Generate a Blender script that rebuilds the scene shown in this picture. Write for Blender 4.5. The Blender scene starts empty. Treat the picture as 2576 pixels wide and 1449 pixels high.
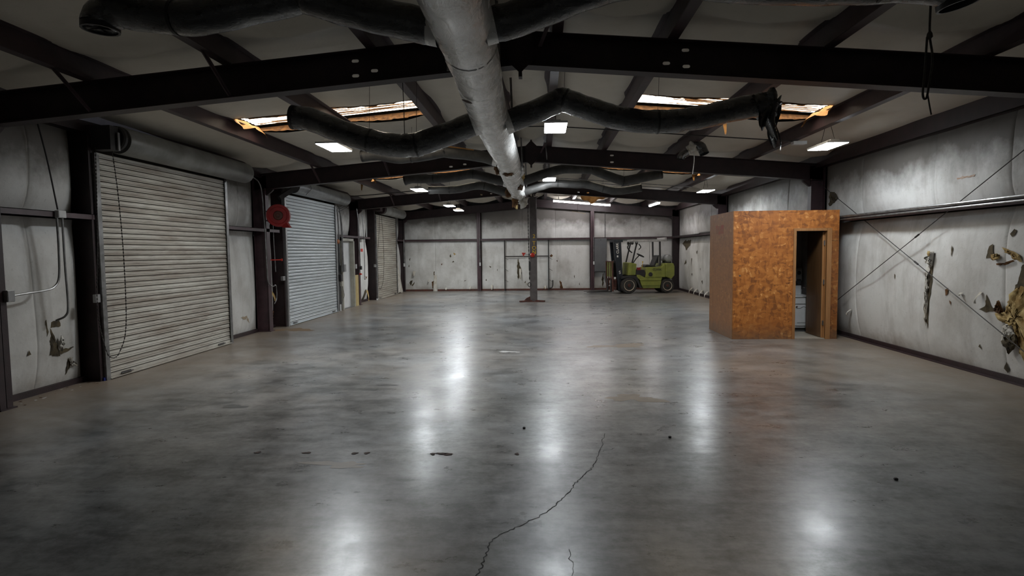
import bpy, bmesh, math, random
from mathutils import Vector, Matrix
random.seed(7)
sc = bpy.context.scene
COL = sc.collection
R = math.radians
PI = math.pi

# ------------------------------------------------------------------ camera, world, exposure
F_PX, VPX, VPY, ROLL, CAM_H = 1450.0, 1362.0, 632.0, 0.008, 1.70
dY = Vector(((VPX - 1288) / F_PX, (724.5 - VPY) / F_PX, -1)).normalized()
dZ = Vector((-ROLL, 1, 0)); dZ -= dZ.dot(dY) * dY; dZ.normalize()
dX = dY.cross(dZ)
cam_d = bpy.data.cameras.new('camera'); cam = bpy.data.objects.new('camera', cam_d); COL.objects.link(cam)
cam_d.sensor_width = 36; cam_d.lens = F_PX / 2576 * 36; cam_d.clip_start = 0.02; cam_d.clip_end = 200
cam.matrix_world = Matrix.Translation((0, 0, CAM_H)) @ Matrix((dX, dY, dZ)).to_4x4()
sc.camera = cam
w = bpy.data.worlds.new('overcast_sky'); sc.world = w; w.use_nodes = True
w.node_tree.nodes['Background'].inputs[0].default_value = (0.85, 0.92, 1, 1)
w.node_tree.nodes['Background'].inputs[1].default_value = 3.0
vs = sc.view_settings
vs.view_transform = 'Standard'; vs.look = 'None'; vs.gamma = 1; vs.use_curve_mapping = False
vs.exposure = 0.22
LAMP = 66.0          # strength of the LED panels
TUBE = 40.0
SKYLIGHT = 5.0       # backlit fibreglass roof panels

# ------------------------------------------------------------------ materials
def nt(name):
    m = bpy.data.materials.new(name); m.use_nodes = True
    t = m.node_tree; return m, t, t.nodes['Principled BSDF']
def N(t, typ, **k):
    n = t.nodes.new(typ)
    for a, v in k.items():
        if a.startswith('i_'): n.inputs[a[2:].replace('_', ' ')].default_value = v
        else: setattr(n, a, v)
    return n
def pos(t, scale=(1, 1, 1), space='world'):
    if space == 'world': o = N(t, 'ShaderNodeNewGeometry').outputs['Position']
    else: o = N(t, 'ShaderNodeTexCoord').outputs['Object']
    mp = N(t, 'ShaderNodeMapping'); mp.inputs['Scale'].default_value = scale
    t.links.new(o, mp.inputs[0]); return mp.outputs[0]
def noise(t, v, scale, detail=4, rough=.55, dist=0):
    n = N(t, 'ShaderNodeTexNoise'); n.inputs['Scale'].default_value = scale; n.inputs['Detail'].default_value = detail
    n.inputs['Roughness'].default_value = rough; n.inputs['Distortion'].default_value = dist
    t.links.new(v, n.inputs['Vector']); return n.outputs['Fac']
def ramp(t, f, a, b, ca=(0, 0, 0, 1), cb=(1, 1, 1, 1)):
    r = N(t, 'ShaderNodeValToRGB'); e = r.color_ramp.elements
    e[0].position, e[1].position = a, b; e[0].color, e[1].color = ca, cb
    t.links.new(f, r.inputs[0]); return r.outputs[0]
def mix(t, f, a, b, mode='MIX'):
    m = N(t, 'ShaderNodeMix', data_type='RGBA', blend_type=mode)
    for s, i in ((f, 0), (a, 6), (b, 7)):
        if isinstance(s, (int, float)): m.inputs[i].default_value = s
        elif isinstance(s, tuple): m.inputs[i].default_value = (*s[:3], 1)
        else: t.links.new(s, m.inputs[i])
    return m.outputs[2]
def math_(t, op, a, b=0.0):
    m = N(t, 'ShaderNodeMath', operation=op)
    for i, s in enumerate((a, b)):
        if isinstance(s, (int, float)): m.inputs[i].default_value = s
        else: t.links.new(s, m.inputs[i])
    return m.outputs[0]
def bump(t, b, h, strength=.3, dist=.01):
    n = N(t, 'ShaderNodeBump'); n.inputs['Strength'].default_value = strength; n.inputs['Distance'].default_value = dist
    t.links.new(h, n.inputs['Height']); t.links.new(n.outputs[0], b.inputs['Normal'])
def M(name, c1, c2=None, scale=3, rough=.5, metal=0, bstr=0, bscale=20, lo=.35, hi=.65, space='world', stretch=(1, 1, 1), spec=.5):
    m, t, b = nt(name)
    b.inputs['Roughness'].default_value = rough; b.inputs['Metallic'].default_value = metal
    b.inputs['Specular IOR Level'].default_value = spec
    v = pos(t, stretch, space)
    if c2 is None: c2 = tuple(x * .75 for x in c1)
    f = ramp(t, noise(t, v, scale), lo, hi)
    t.links.new(mix(t, f, c1, c2), b.inputs['Base Color'])
    if bstr: bump(t, b, noise(t, v, bscale, 3), bstr)
    return m
def emis(name, col, s):
    m, t, b = nt(name)
    b.inputs['Base Color'].default_value = (.8, .8, .8, 1)
    b.inputs['Emission Color'].default_value = (*col, 1); b.inputs['Emission Strength'].default_value = s
    n = noise(t, pos(t), 6, 2)
    return m

def mat_floor():
    m, t, b = nt('polished_concrete')
    v = pos(t)
    big = ramp(t, noise(t, v, .40, 5, .6), .34, .66)
    c = mix(t, big, (.140, .151, .160), (.195, .186, .173))
    f1 = noise(t, v, 1.3, 13, .70); f2 = noise(t, pos(t, (.55, 1.5, 1)), 4.5, 12, .74); f3 = noise(t, v, 16, 8, .72)
    val = math_(t, 'ADD', math_(t, 'ADD', math_(t, 'MULTIPLY', f1, .9), math_(t, 'MULTIPLY', f2, .75)), math_(t, 'MULTIPLY', f3, .45))
    mid = ramp(t, val, .0, 1.0)
    vr = N(t, 'ShaderNodeMapRange'); vr.inputs[1].default_value = .90; vr.inputs[2].default_value = 1.20; vr.inputs[3].default_value = .40; vr.inputs[4].default_value = 1.55
    t.links.new(val, vr.inputs[0])
    vv = N(t, 'ShaderNodeCombineColor')
    for k in range(3): t.links.new(vr.outputs[0], vv.inputs[k])
    c = mix(t, 1.0, c, vv.outputs[0], 'MULTIPLY')
    speck = ramp(t, noise(t, v, 34, 6, .75), .65, .76)
    c = mix(t, math_(t, 'MULTIPLY', speck, .6), c, (.045, .045, .045))
    # dusty tan dirt drifted along the two long walls and round the booth
    sx = N(t, 'ShaderNodeSeparateXYZ'); t.links.new(v, sx.inputs[0])
    ax = math_(t, 'ABSOLUTE', math_(t, 'ADD', sx.outputs[0], .2))
    edge = ramp(t, math_(t, 'ADD', ax, math_(t, 'MULTIPLY', noise(t, v, 1.1, 5, .65), 2.4)), .0, 1.0)
    e2 = N(t, 'ShaderNodeMapRange'); e2.inputs[1].default_value = 5.0; e2.inputs[2].default_value = 7.2; e2.inputs[3].default_value = 0; e2.inputs[4].default_value = .85
    t.links.new(math_(t, 'ADD', ax, math_(t, 'MULTIPLY', noise(t, v, .9, 5, .65), 2.2)), e2.inputs[0])
    c = mix(t, e2.outputs[0], c, (.215, .165, .120))
    pat = ramp(t, noise(t, v, .38, 6, .6, 1.2), .54, .70)
    c = mix(t, math_(t, 'MULTIPLY', pat, .38), c, (.24, .205, .165))
    t.links.new(c, b.inputs['Base Color'])
    rn = math_(t, 'ADD', math_(t, 'MULTIPLY', noise(t, v, 2.4, 12, .72), .6), math_(t, 'MULTIPLY', f2, .4))
    rr = N(t, 'ShaderNodeMapRange'); rr.inputs[1].default_value = .3; rr.inputs[2].default_value = .7; rr.inputs[3].default_value = .20; rr.inputs[4].default_value = .46
    t.links.new(rn, rr.inputs[0])
    rr2 = math_(t, 'ADD', math_(t, 'ADD', rr.outputs[0], math_(t, 'MULTIPLY', speck, .25)), math_(t, 'MULTIPLY', e2.outputs[0], .25))
    t.links.new(rr2, b.inputs['Roughness'])
    b.inputs['Specular IOR Level'].default_value = .5
    cwt = N(t, 'ShaderNodeMapRange'); cwt.inputs[1].default_value = .90; cwt.inputs[2].default_value = 1.20; cwt.inputs[3].default_value = .06; cwt.inputs[4].default_value = .40; t.links.new(val, cwt.inputs[0])
    t.links.new(cwt.outputs[0], b.inputs['Coat Weight']); t.links.new(math_(t, 'ADD', .10, math_(t, 'MULTIPLY', rn, .24)), b.inputs['Coat Roughness'])
    hb = math_(t, 'ADD', noise(t, v, 9, 7, .65), math_(t, 'MULTIPLY', noise(t, v, 28, 4), .5))
    bump(t, b, hb, .07, .010)
    return m
def mat_vinyl(name, c1, grime, top=True, gr=.8):
    """white vinyl insulation facing with soot, dirt and painted upper shade"""
    m, t, b = nt(name)
    v = pos(t); vs_ = pos(t, (1, 1, .22))
    f1 = ramp(t, noise(t, v, .9, 6, .62), .42, .74)
    f2 = ramp(t, noise(t, vs_, 3.2, 6, .65), .5, .8)
    f3 = ramp(t, noise(t, v, 26, 3, .6), .62, .78)
    c = mix(t, math_(t, 'MULTIPLY', f1, .55 * gr), c1, grime)
    c = mix(t, math_(t, 'MULTIPLY', f2, .45 * gr), c, tuple(x * .8 for x in grime))
    c = mix(t, math_(t, 'MULTIPLY', f3, .3 * gr), c, tuple(x * .55 for x in grime))
    if top:   # upper wall darkened in blotches: soot, plus painted fall-off above the lamps
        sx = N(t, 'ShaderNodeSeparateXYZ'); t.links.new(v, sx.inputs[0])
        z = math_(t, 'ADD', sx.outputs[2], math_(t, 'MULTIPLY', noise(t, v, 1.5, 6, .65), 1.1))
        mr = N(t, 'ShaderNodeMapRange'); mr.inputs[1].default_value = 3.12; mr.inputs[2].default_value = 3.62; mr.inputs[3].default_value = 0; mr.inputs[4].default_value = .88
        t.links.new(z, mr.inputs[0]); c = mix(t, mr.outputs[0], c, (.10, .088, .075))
        lo = N(t, 'ShaderNodeMapRange'); lo.inputs[1].default_value = .75; lo.inputs[2].default_value = .45; lo.inputs[3].default_value = 0; lo.inputs[4].default_value = .6
        t.links.new(z, lo.inputs[0]); c = mix(t, lo.outputs[0], c, (.22, .17, .12))
    t.links.new(c, b.inputs['Base Color'])
    b.inputs['Roughness'].default_value = .55; b.inputs['Specular IOR Level'].default_value = .3
    h = math_(t, 'ADD', noise(t, v, 3.5, 5, .6), math_(t, 'MULTIPLY', noise(t, v, 40, 2), .12))
    bump(t, b, h, .35, .02)
    return m
def mat_osb(name, tint=1.0, flat=0.0):
    m, t, b = nt(name)
    v = pos(t)
    nz = N(t, 'ShaderNodeTexNoise'); nz.inputs['Scale'].default_value = 7; nz.inputs['Detail'].default_value = 3
    t.links.new(v, nz.inputs['Vector'])
    vm = N(t, 'ShaderNodeVectorMath', operation='MULTIPLY_ADD'); vm.inputs[1].default_value = (.11, .11, .11)
    t.links.new(nz.outputs['Color'], vm.inputs[0]); t.links.new(v, vm.inputs[2])
    cs = []
    for sc_, st in ((11, (1, 1, 2.2)), (9, (2.6, 2.6, .85))):
        mp = N(t, 'ShaderNodeMapping'); mp.inputs['Scale'].default_value = st; mp.inputs['Rotation'].default_value = (.5, .7, .3)
        t.links.new(vm.outputs[0], mp.inputs[0])
        vo = N(t, 'ShaderNodeTexVoronoi'); vo.inputs['Scale'].default_value = sc_; t.links.new(mp.outputs[0], vo.inputs['Vector'])
        s = N(t, 'ShaderNodeSeparateColor'); t.links.new(vo.outputs['Color'], s.inputs[0]); cs.append(s.outputs[0])
    f = math_(t, 'ADD', math_(t, 'MULTIPLY', cs[0], .55), math_(t, 'MULTIPLY', cs[1], .45))
    r = N(t, 'ShaderNodeValToRGB'); e = r.color_ramp.elements
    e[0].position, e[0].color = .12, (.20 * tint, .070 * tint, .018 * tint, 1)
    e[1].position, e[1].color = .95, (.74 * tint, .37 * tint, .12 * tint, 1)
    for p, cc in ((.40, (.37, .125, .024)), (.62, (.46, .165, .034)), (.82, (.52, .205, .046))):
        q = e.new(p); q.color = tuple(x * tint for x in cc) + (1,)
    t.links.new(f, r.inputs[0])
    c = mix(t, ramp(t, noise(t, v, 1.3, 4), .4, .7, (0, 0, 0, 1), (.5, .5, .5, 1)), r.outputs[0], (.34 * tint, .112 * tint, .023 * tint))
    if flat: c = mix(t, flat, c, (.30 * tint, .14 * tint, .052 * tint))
    sx = N(t, 'ShaderNodeSeparateXYZ'); t.links.new(v, sx.inputs[0])
    dirt = N(t, 'ShaderNodeMapRange'); dirt.inputs[1].default_value = .55; dirt.inputs[2].default_value = .25; dirt.inputs[3].default_value = 0; dirt.inputs[4].default_value = .6
    t.links.new(math_(t, 'ADD', sx.outputs[2], math_(t, 'MULTIPLY', noise(t, v, 5, 4), .5)), dirt.inputs[0])
    c = mix(t, dirt.outputs[0], c, (.12, .085, .055))
    t.links.new(c, b.inputs['Base Color']); b.inputs['Roughness'].default_value = .5
    bump(t, b, f, .25, .004)
    return m
def mat_foil():
    m, t, b = nt('silver_duct_foil')
    v = pos(t, (1, 1, 1)); v2 = pos(t, (1.3, .55, 1.3))
    f = ramp(t, noise(t, v, 2.2, 5, .6), .42, .72)
    t.links.new(mix(t, f, (.86, .86, .84), (.62, .61, .585)), b.inputs['Base Color'])
    b.inputs['Metallic'].default_value = .3
    t.links.new(ramp(t, noise(t, v, 6, 4), .3, .7, (.17, .17, .17, 1), (.34, .34, .34, 1)), b.inputs['Roughness'])
    h = math_(t, 'ADD', noise(t, v2, 11, 5, .6, 1.2), math_(t, 'MULTIPLY', noise(t, v, 3, 3, .5, .5), 1.5))
    bump(t, b, h, .30, .03)
    return m
def mat_black():
    m, t, b = nt('black_duct_film')
    v = pos(t, (1, 1, 1))
    f = ramp(t, noise(t, v, 4, 5, .6), .45, .7)
    t.links.new(mix(t, f, (.016, .018, .020), (.045, .046, .047)), b.inputs['Base Color'])
    t.links.new(ramp(t, noise(t, v, 9, 4), .3, .7, (.20, .20, .20, 1), (.36, .36, .36, 1)), b.inputs['Roughness'])
    b.inputs['Specular IOR Level'].default_value = 1.0; b.inputs['Coat Weight'].default_value = .6; b.inputs['Coat Roughness'].default_value = .25
    bump(t, b, noise(t, pos(t, (.5, 1.2, 1.2)), 16, 4, .6, 1.0), .5, .02)
    return m

MT = dict(
    floor=mat_floor(),
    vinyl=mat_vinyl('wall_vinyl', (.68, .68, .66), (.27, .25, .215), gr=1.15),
    vinyl_up=mat_vinyl('ceiling_vinyl', (.60, .555, .475), (.40, .355, .285), top=False, gr=.5),
    steel=M('red_oxide_steel', (.033, .017, .019), (.019, .011, .012), 6, .5, 0, .15, 60),
    purlin=M('dark_purlin_steel', (.050, .027, .030), (.030, .017, .019), 4, .48, 0, .15, 60),
    steel2=M('worn_red_oxide_steel', (.074, .040, .047), (.042, .023, .027), 4, .48, 0, .15, 60),
    galv=M('galvanised_conduit', (.30, .30, .30), (.17, .17, .165), 9, .38, .75),
    slat=M('grimy_door_slat', (.36, .35, .315), (.17, .145, .12), 2.6, .48, .25, .1, 30, .38, .72, stretch=(1, .35, 3.5)),
    slat2=M('silver_door_slat', (.56, .59, .61), (.46, .485, .50), 2.0, .34, .45, .05, 30, stretch=(1, .4, 3)),
    slat3=M('dusty_door_slat', (.38, .365, .325), (.22, .195, .16), 2.6, .48, .25, .1, 30, .38, .72, stretch=(1, .35, 3)),
    hood=M('grey_drum_sheet', (.27, .275, .265), (.18, .18, .17), 3, .42, .3),
    hood2=M('silver_drum_sheet', (.36, .38, .39), (.24, .25, .255), 3, .36, .5),
    dark=M('black_iron', (.016, .014, .014), (.03, .027, .026), 8, .5),
    chain=M('dull_chain', (.07, .065, .06), (.03, .028, .026), 30, .45, .6),
    foil=mat_foil(), black=mat_black(),
    wool=M('yellow_glass_wool', (.56, .43, .20), (.27, .165, .055), 7, .95, 0, 1, 18),
    woolb=M('brown_glass_wool', (.155, .072, .022), (.055, .025, .009), 14, .95, 0, .8, 30),
    hole=M('torn_hole_backing', (.045, .036, .022), (.105, .082, .045), 9, .95, 0, .5, 30),
    flap=M('torn_vinyl_flap', (.60, .59, .55), (.40, .36, .29), 6, .6),
    kraft=M('torn_kraft_strip', (.36, .19, .06), (.24, .11, .028), 8, .85),
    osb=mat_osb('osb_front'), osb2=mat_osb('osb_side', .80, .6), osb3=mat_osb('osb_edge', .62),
    casing=M('pine_casing', (.37, .185, .07), (.30, .14, .05), 5, .5, stretch=(6, 6, .6)),
    leaf=M('brown_door_leaf', (.150, .078, .032), (.095, .046, .018), 4, .42, stretch=(7, 7, .5)),
    white=M('white_paint', (.66, .67, .67), (.56, .57, .57), 3, .45),
    cream=M('dirty_cream_frame', (.42, .41, .35), (.30, .285, .235), 3, .5),
    tile=M('grey_floor_sheet', (.40, .365, .31), (.32, .29, .24), 6, .5),
    inner=M('booth_inner_wall', (.34, .33, .315), (.27, .26, .25), 3, .6),
    chrome=M('chrome', (.75, .75, .75), (.6, .6, .6), 3, .15, 1),
    red=M('red_paint', (.30, .012, .014), (.20, .010, .010), 6, .4),
    redb=M('bright_red_paint', (.62, .030, .012), (.50, .025, .010), 6, .45),
    grey=M('grey_cabinet_paint', (.12, .125, .13), (.095, .10, .105), 3, .45),
    box=M('galvanised_box', (.34, .34, .34), (.25, .25, .25), 6, .4, .5),
    wbox=M('white_box', (.62, .63, .63), (.5, .5, .5), 6, .4),
    post=M('grey_brown_post', (.125, .105, .100), (.085, .070, .067), 5, .5),
    yellow=M('yellow_stencil', (.80, .50, .03), (.66, .40, .03), 20, .6),
    ply=M('yellow_plywood', (.46, .36, .16), (.38, .29, .12), 6, .6),
    green=M('lime_green_paint', (.27, .295, .055), (.19, .21, .042), 4, .38),
    green2=M('dull_olive_paint', (.20, .235, .04), (.14, .165, .035), 4, .45),
    rubber=M('dusty_tyre', (.022, .020, .019), (.045, .040, .035), 12, .8, 0, .3, 40),
    rim=M('cream_wheel_rim', (.66, .58, .46), (.48, .40, .30), 10, .5),
    fblack=M('black_machine_paint', (.014, .014, .015), (.026, .025, .025), 6, .4),
    navy=M('dark_mast_steel', (.016, .021, .028), (.026, .030, .036), 6, .38, .3),
    guard=M('grey_guard_steel', (.40, .40, .39), (.25, .245, .24), 7, .45),
    tank=M('grey_gas_bottle', (.33, .34, .34), (.26, .265, .265), 6, .4),
    rust=M('rusted_steel', (.11, .032, .020), (.055, .022, .016), 12, .7),
    decal=M('white_decal', (.75, .75, .73), (.66, .66, .64), 20, .5),
    decalk=M('dark_decal', (.03, .033, .02), (.02, .022, .014), 20, .5),
    led=emis('lit_led_panel', (.90, .955, 1.0), LAMP),
    led2=emis('lit_led_panel_bright', (.91, .96, 1.0), LAMP * 1.40),
    tube=emis('lit_tube', (1.0, .97, 1.0), TUBE),
    lampbody=M('white_lamp_body', (.6, .6, .6), (.5, .5, .5), 4, .4),
    ruststreak=M('pale_rust_streak', (.42, .25, .15), (.48, .38, .30), 14, .6),
    wstain=M('brown_water_stain', (.42, .35, .26), (.34, .27, .19), 5, .6),
    blackd=M('dusty_duct_film', (.085, .083, .078), (.045, .044, .043), 5, .5, 0, .5, 16),
    rope=M('grey_cord', (.06, .055, .045), (.035, .03, .025), 30, .8),
    crack=M('floor_crack', (.030, .030, .030), (.05, .05, .05), 20, .9),
    stain=M('rust_stain', (.070, .032, .022), (.035, .018, .014), 20, .8),
    oil=M('dark_floor_stain', (.085, .085, .085), (.13, .13, .128), 9, .3),
    tan=M('tan_floor_patch', (.22, .175, .13), (.17, .14, .11), 9, .45),
    wpatch=M('white_floor_patch', (.62, .63, .63), (.5, .5, .5), 9, .5),
    soap=M('pale_dispenser_plastic', (.45, .46, .46), (.38, .39, .39), 6, .3),
    soapd=M('smoky_plastic', (.08, .085, .09), (.05, .05, .055), 6, .25),
    strip=M('bluish_painted_light', (.42, .42, .52), (.34, .34, .42), 5, .5),
    orange=M('faded_orange_plastic', (.42, .15, .05), (.33, .11, .04), 9, .6),
)
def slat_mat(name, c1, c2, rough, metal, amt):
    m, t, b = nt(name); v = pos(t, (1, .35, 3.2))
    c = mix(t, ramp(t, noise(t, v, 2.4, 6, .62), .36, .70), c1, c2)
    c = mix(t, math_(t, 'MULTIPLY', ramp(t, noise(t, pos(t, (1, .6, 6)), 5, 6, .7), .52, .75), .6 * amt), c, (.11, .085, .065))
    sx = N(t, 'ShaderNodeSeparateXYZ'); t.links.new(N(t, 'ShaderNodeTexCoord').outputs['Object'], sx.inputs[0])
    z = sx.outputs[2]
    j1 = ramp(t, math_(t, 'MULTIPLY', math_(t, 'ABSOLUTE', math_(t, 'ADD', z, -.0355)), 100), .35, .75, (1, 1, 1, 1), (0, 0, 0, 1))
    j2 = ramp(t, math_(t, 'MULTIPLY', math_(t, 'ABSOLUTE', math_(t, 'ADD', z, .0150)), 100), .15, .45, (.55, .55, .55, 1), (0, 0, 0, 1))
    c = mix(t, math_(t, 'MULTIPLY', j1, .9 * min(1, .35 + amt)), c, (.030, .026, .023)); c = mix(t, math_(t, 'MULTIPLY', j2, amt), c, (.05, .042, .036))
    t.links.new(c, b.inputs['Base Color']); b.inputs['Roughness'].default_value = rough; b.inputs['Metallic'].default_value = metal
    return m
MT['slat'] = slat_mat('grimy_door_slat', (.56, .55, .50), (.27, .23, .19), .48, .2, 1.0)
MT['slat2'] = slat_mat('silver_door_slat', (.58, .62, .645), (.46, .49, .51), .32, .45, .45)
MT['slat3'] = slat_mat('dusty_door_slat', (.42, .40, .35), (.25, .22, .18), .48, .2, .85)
def skylight_mat():
    m, t, b = nt('backlit_fibreglass')
    v = pos(t, (.25, 3, 1))
    f = ramp(t, noise(t, v, 5, 4, .6), .35, .7)
    t.links.new(mix(t, f, (1.0, .93, .80), (1.0, .80, .55)), b.inputs['Emission Color'])
    b.inputs['Emission Strength'].default_value = SKYLIGHT
    b.inputs['Base Color'].default_value = (.7, .65, .5, 1)
    return m
MT['sky'] = skylight_mat()

# ------------------------------------------------------------------ mesh helpers
class MB:
    def __init__(s): s.v, s.f = [], []
    def add(s, vs_, fs): 
        n = len(s.v); s.v += [Vector(p) for p in vs_]; s.f += [tuple(i + n for i in f) for f in fs]; return s
    def box(s, x0, y0, z0, x1, y1, z1):
        return s.add([(x0, y0, z0), (x1, y0, z0), (x1, y1, z0), (x0, y1, z0), (x0, y0, z1), (x1, y0, z1), (x1, y1, z1), (x0, y1, z1)],
                     [(3, 2, 1, 0), (4, 5, 6, 7), (0, 1, 5, 4), (1, 2, 6, 5), (2, 3, 7, 6), (3, 0, 4, 7)])
    def cbox(s, c, d, rot=None):
        b = MB().box(-d[0] / 2, -d[1] / 2, -d[2] / 2, d[0] / 2, d[1] / 2, d[2] / 2)
        for p in b.v:
            if rot is not None: p.rotate(rot)
            p += Vector(c)
        return s.add(b.v, b.f)
    def bar(s, a, b, w_, h_, up=(0, 0, 1)):
        a, b = Vector(a), Vector(b); d = (b - a).normalized(); u = Vector(up)
        if abs(d.dot(u)) > .98: u = Vector((0, 1, 0))
        x = d.cross(u).normalized() * w_ / 2; y = x.cross(d).normalized() * h_ / 2
        vs_ = [q + i * x + j * y for q in (a, b) for i, j in ((-1, -1), (1, -1), (1, 1), (-1, 1))]
        return s.add(vs_, [(0, 1, 2, 3), (7, 6, 5, 4), (0, 4, 5, 1), (1, 5, 6, 2), (2, 6, 7, 3), (3, 7, 4, 0)])
    def tube(s, pts, r, n=8, caps=True):
        pts = [Vector(p) for p in pts]; k = len(pts); rs = r if isinstance(r, (list, tuple)) else [r] * k
        vs_, fs = [], []; pu = None
        for i, p in enumerate(pts):
            d = (pts[min(i + 1, k - 1)] - pts[max(i - 1, 0)]).normalized()
            if pu is None: pu = Vector((0, 0, 1)) if abs(d.z) < .9 else Vector((1, 0, 0))
            x = d.cross(pu).normalized(); y = x.cross(d).normalized(); pu = y
            vs_ += [p + rs[i] * (math.cos(2 * PI * j / n) * x + math.sin(2 * PI * j / n) * y) for j in range(n)]
        for i in range(k - 1):
            for j in range(n):
                a, b = i * n + j, i * n + (j + 1) % n; fs.append((a, b, b + n, a + n))
        if caps: fs += [tuple(range(n))[::-1], tuple((k - 1) * n + j for j in range(n))]
        return s.add(vs_, fs)
    def lathe(s, c, axis, prof, n=24, caps=True):
        """prof: (distance along axis, radius)"""
        c, ax = Vector(c), Vector(axis).normalized()
        u = Vector((0, 0, 1)) if abs(ax.z) < .9 else Vector((1, 0, 0)); x = ax.cross(u).normalized(); y = x.cross(ax)
        vs_ = [c + ax * a + rr * (math.cos(2 * PI * j / n) * x + math.sin(2 * PI * j / n) * y) for a, rr in prof for j in range(n)]
        fs = []
        for i in range(len(prof) - 1):
            for j in range(n): a, b = i * n + j, i * n + (j + 1) % n; fs.append((a, b, b + n, a + n))
        if caps: fs += [tuple(range(n))[::-1], tuple((len(prof) - 1) * n + j for j in range(n))]
        return s.add(vs_, fs)
    def prism(s, poly, a, b, plane='XZ'):
        """polygon in a plane extruded from a to b along the third axis"""
        def P(p, h):
            return {'XZ': (p[0], h, p[1]), 'YZ': (h, p[0], p[1]), 'XY': (p[0], p[1], h)}[plane]
        n = len(poly)
        return s.add([P(p, a) for p in poly] + [P(p, b) for p in poly],
                     [tuple(range(n)), tuple(range(2 * n - 1, n - 1, -1))] + [(i, i + n, (i + 1) % n + n, (i + 1) % n) for i in range(n)])
    def grid(s, fn, us, vs2):
        nu, nv = len(us), len(vs2)
        return s.add([fn(u, v) for v in vs2 for u in us],
                     [(j * nu + i, j * nu + i + 1, (j + 1) * nu + i + 1, (j + 1) * nu + i) for j in range(nv - 1) for i in range(nu - 1)])
def worldloc(o):
    p = Vector((0, 0, 0))
    while o: p = p + o.location; o = o.parent
    return p
def build(name, mb, m, parent=None, smooth=False, world=True, bevel=0, props=None):
    me = bpy.data.meshes.new(name)
    vs_ = [v.copy() for v in mb.v]
    if parent is not None and world:
        off = worldloc(parent); vs_ = [v - off for v in vs_]
    lo = Vector((min(v.x for v in vs_), min(v.y for v in vs_), min(v.z for v in vs_))); hi = Vector((max(v.x for v in vs_), max(v.y for v in vs_), max(v.z for v in vs_)))
    c = (lo + hi) / 2
    if parent is None: c.z = lo.z
    me.from_pydata([v - c for v in vs_], [], mb.f)
    bm = bmesh.new(); bm.from_mesh(me); bmesh.ops.recalc_face_normals(bm, faces=bm.faces); bm.to_mesh(me); bm.free()
    me.materials.append(MT[m] if isinstance(m, str) else m)
    if smooth:
        for p in me.polygons: p.use_smooth = True
        if smooth != 'all': me.set_sharp_from_angle(angle=R(40))
    o = bpy.data.objects.new(name, me); COL.objects.link(o); o.location = c
    if parent is not None: o.parent = parent
    if bevel:
        bv = o.modifiers.new('bevel', 'BEVEL'); bv.width = bevel; bv.segments = 2; bv.limit_method = 'ANGLE'
    for k, v in (props or {}).items(): o[k] = v
    return o
def thing(name, label, cat, loc=(0, 0, 0), rz=0, group=None):
    o = bpy.data.objects.new(name, None); COL.objects.link(o); o.empty_display_size = .2
    o.location = loc; o.rotation_euler = (0, 0, rz); o['label'] = label; o['category'] = cat
    if group: o['group'] = group
    return o
def tag(o, label, cat, group=None):
    o['label'] = label; o['category'] = cat
    if group: o['group'] = group
    return o
def share(src, name, loc, parent, scale=None, rz=0):
    o = src.copy(); o.name = name; COL.objects.link(o); o.parent = parent; o.location = loc
    return o
def struct(name, mb, m, parent=None, **k):
    o = build(name, mb, m, parent, **k)
    if parent is None: o['kind'] = 'structure'
    return o
def smoothpath(pts, k=5):
    """Catmull-Rom through the given points"""
    P = [Vector(p) for p in pts]; P = [P[0] * 2 - P[1]] + P + [P[-1] * 2 - P[-2]]; out = []
    for i in range(1, len(P) - 2):
        a, b, c, d = P[i - 1:i + 3]
        for j in range(k):
            t = j / k
            out.append(.5 * ((2 * b) + (c - a) * t + (2 * a - 5 * b + 4 * c - d) * t * t + (3 * b - a - 3 * c + d) * t ** 3))
    return out + [P[-2]]
def text_mesh(name, body, size, m, parent, loc, rot, depth=.002):
    cu = bpy.data.curves.new(name, 'FONT'); cu.body = body; cu.size = size; cu.align_x = 'CENTER'; cu.align_y = 'CENTER'; cu.extrude = depth; cu.offset = size * .012
    tmp = bpy.data.objects.new(name, cu); COL.objects.link(tmp)
    me = bpy.data.meshes.new_from_object(tmp.evaluated_get(bpy.context.evaluated_depsgraph_get()))
    bpy.data.objects.remove(tmp); bpy.data.curves.remove(cu)
    me.materials.clear(); me.materials.append(MT[m])
    o = bpy.data.objects.new(name, me); COL.objects.link(o); o.parent = parent; o.location = loc; o.rotation_euler = rot
    return o

# ------------------------------------------------------------------ key dimensions (metres)
XR = -.20                      # ridge line
SL = .083                      # roof slope
XL, XRT = -6.28, 5.88          # faces of the wall insulation
GL, GR = -5.98, 5.58           # inner faces of girts and columns
YB = 25.2                      # back wall insulation
YF = -1.2                      # wall behind the camera
FRAMES = [-.25, 6.05, 12.40, 18.70, 25.0]
def zr(z0, x): return z0 - SL * abs(x - XR)
Z_RB, Z_RT, Z_PT = 3.59, 3.93, 4.13
GZ0, GZ1 = 2.19, 2.26          # girt lip

# ------------------------------------------------------------------ setting: floor, wall sheets, roof
fl = struct('floor', MB().box(-6.6, YF - .2, -.2, 6.2, 25.6, 0), 'floor')
wl = struct('wall_left', MB().box(-6.62, YF - .2, -.2, -6.50, 25.6, 3.75), 'dark')
wr = struct('wall_right', MB().box(6.08, YF - .2, -.2, 6.20, 25.6, 3.75), 'dark')
wb = struct('wall_back', MB().prism([(-6.6, -.2), (6.2, -.2), (6.2, 3.8), (XR, 4.4), (-6.6, 3.8)], 25.42, 25.54), 'dark')
wf = struct('wall_front', MB().prism([(-6.6, -.2), (6.2, -.2), (6.2, 3.8), (XR, 4.4), (-6.6, 3.8)], YF - .1, YF), 'vinyl')
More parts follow.
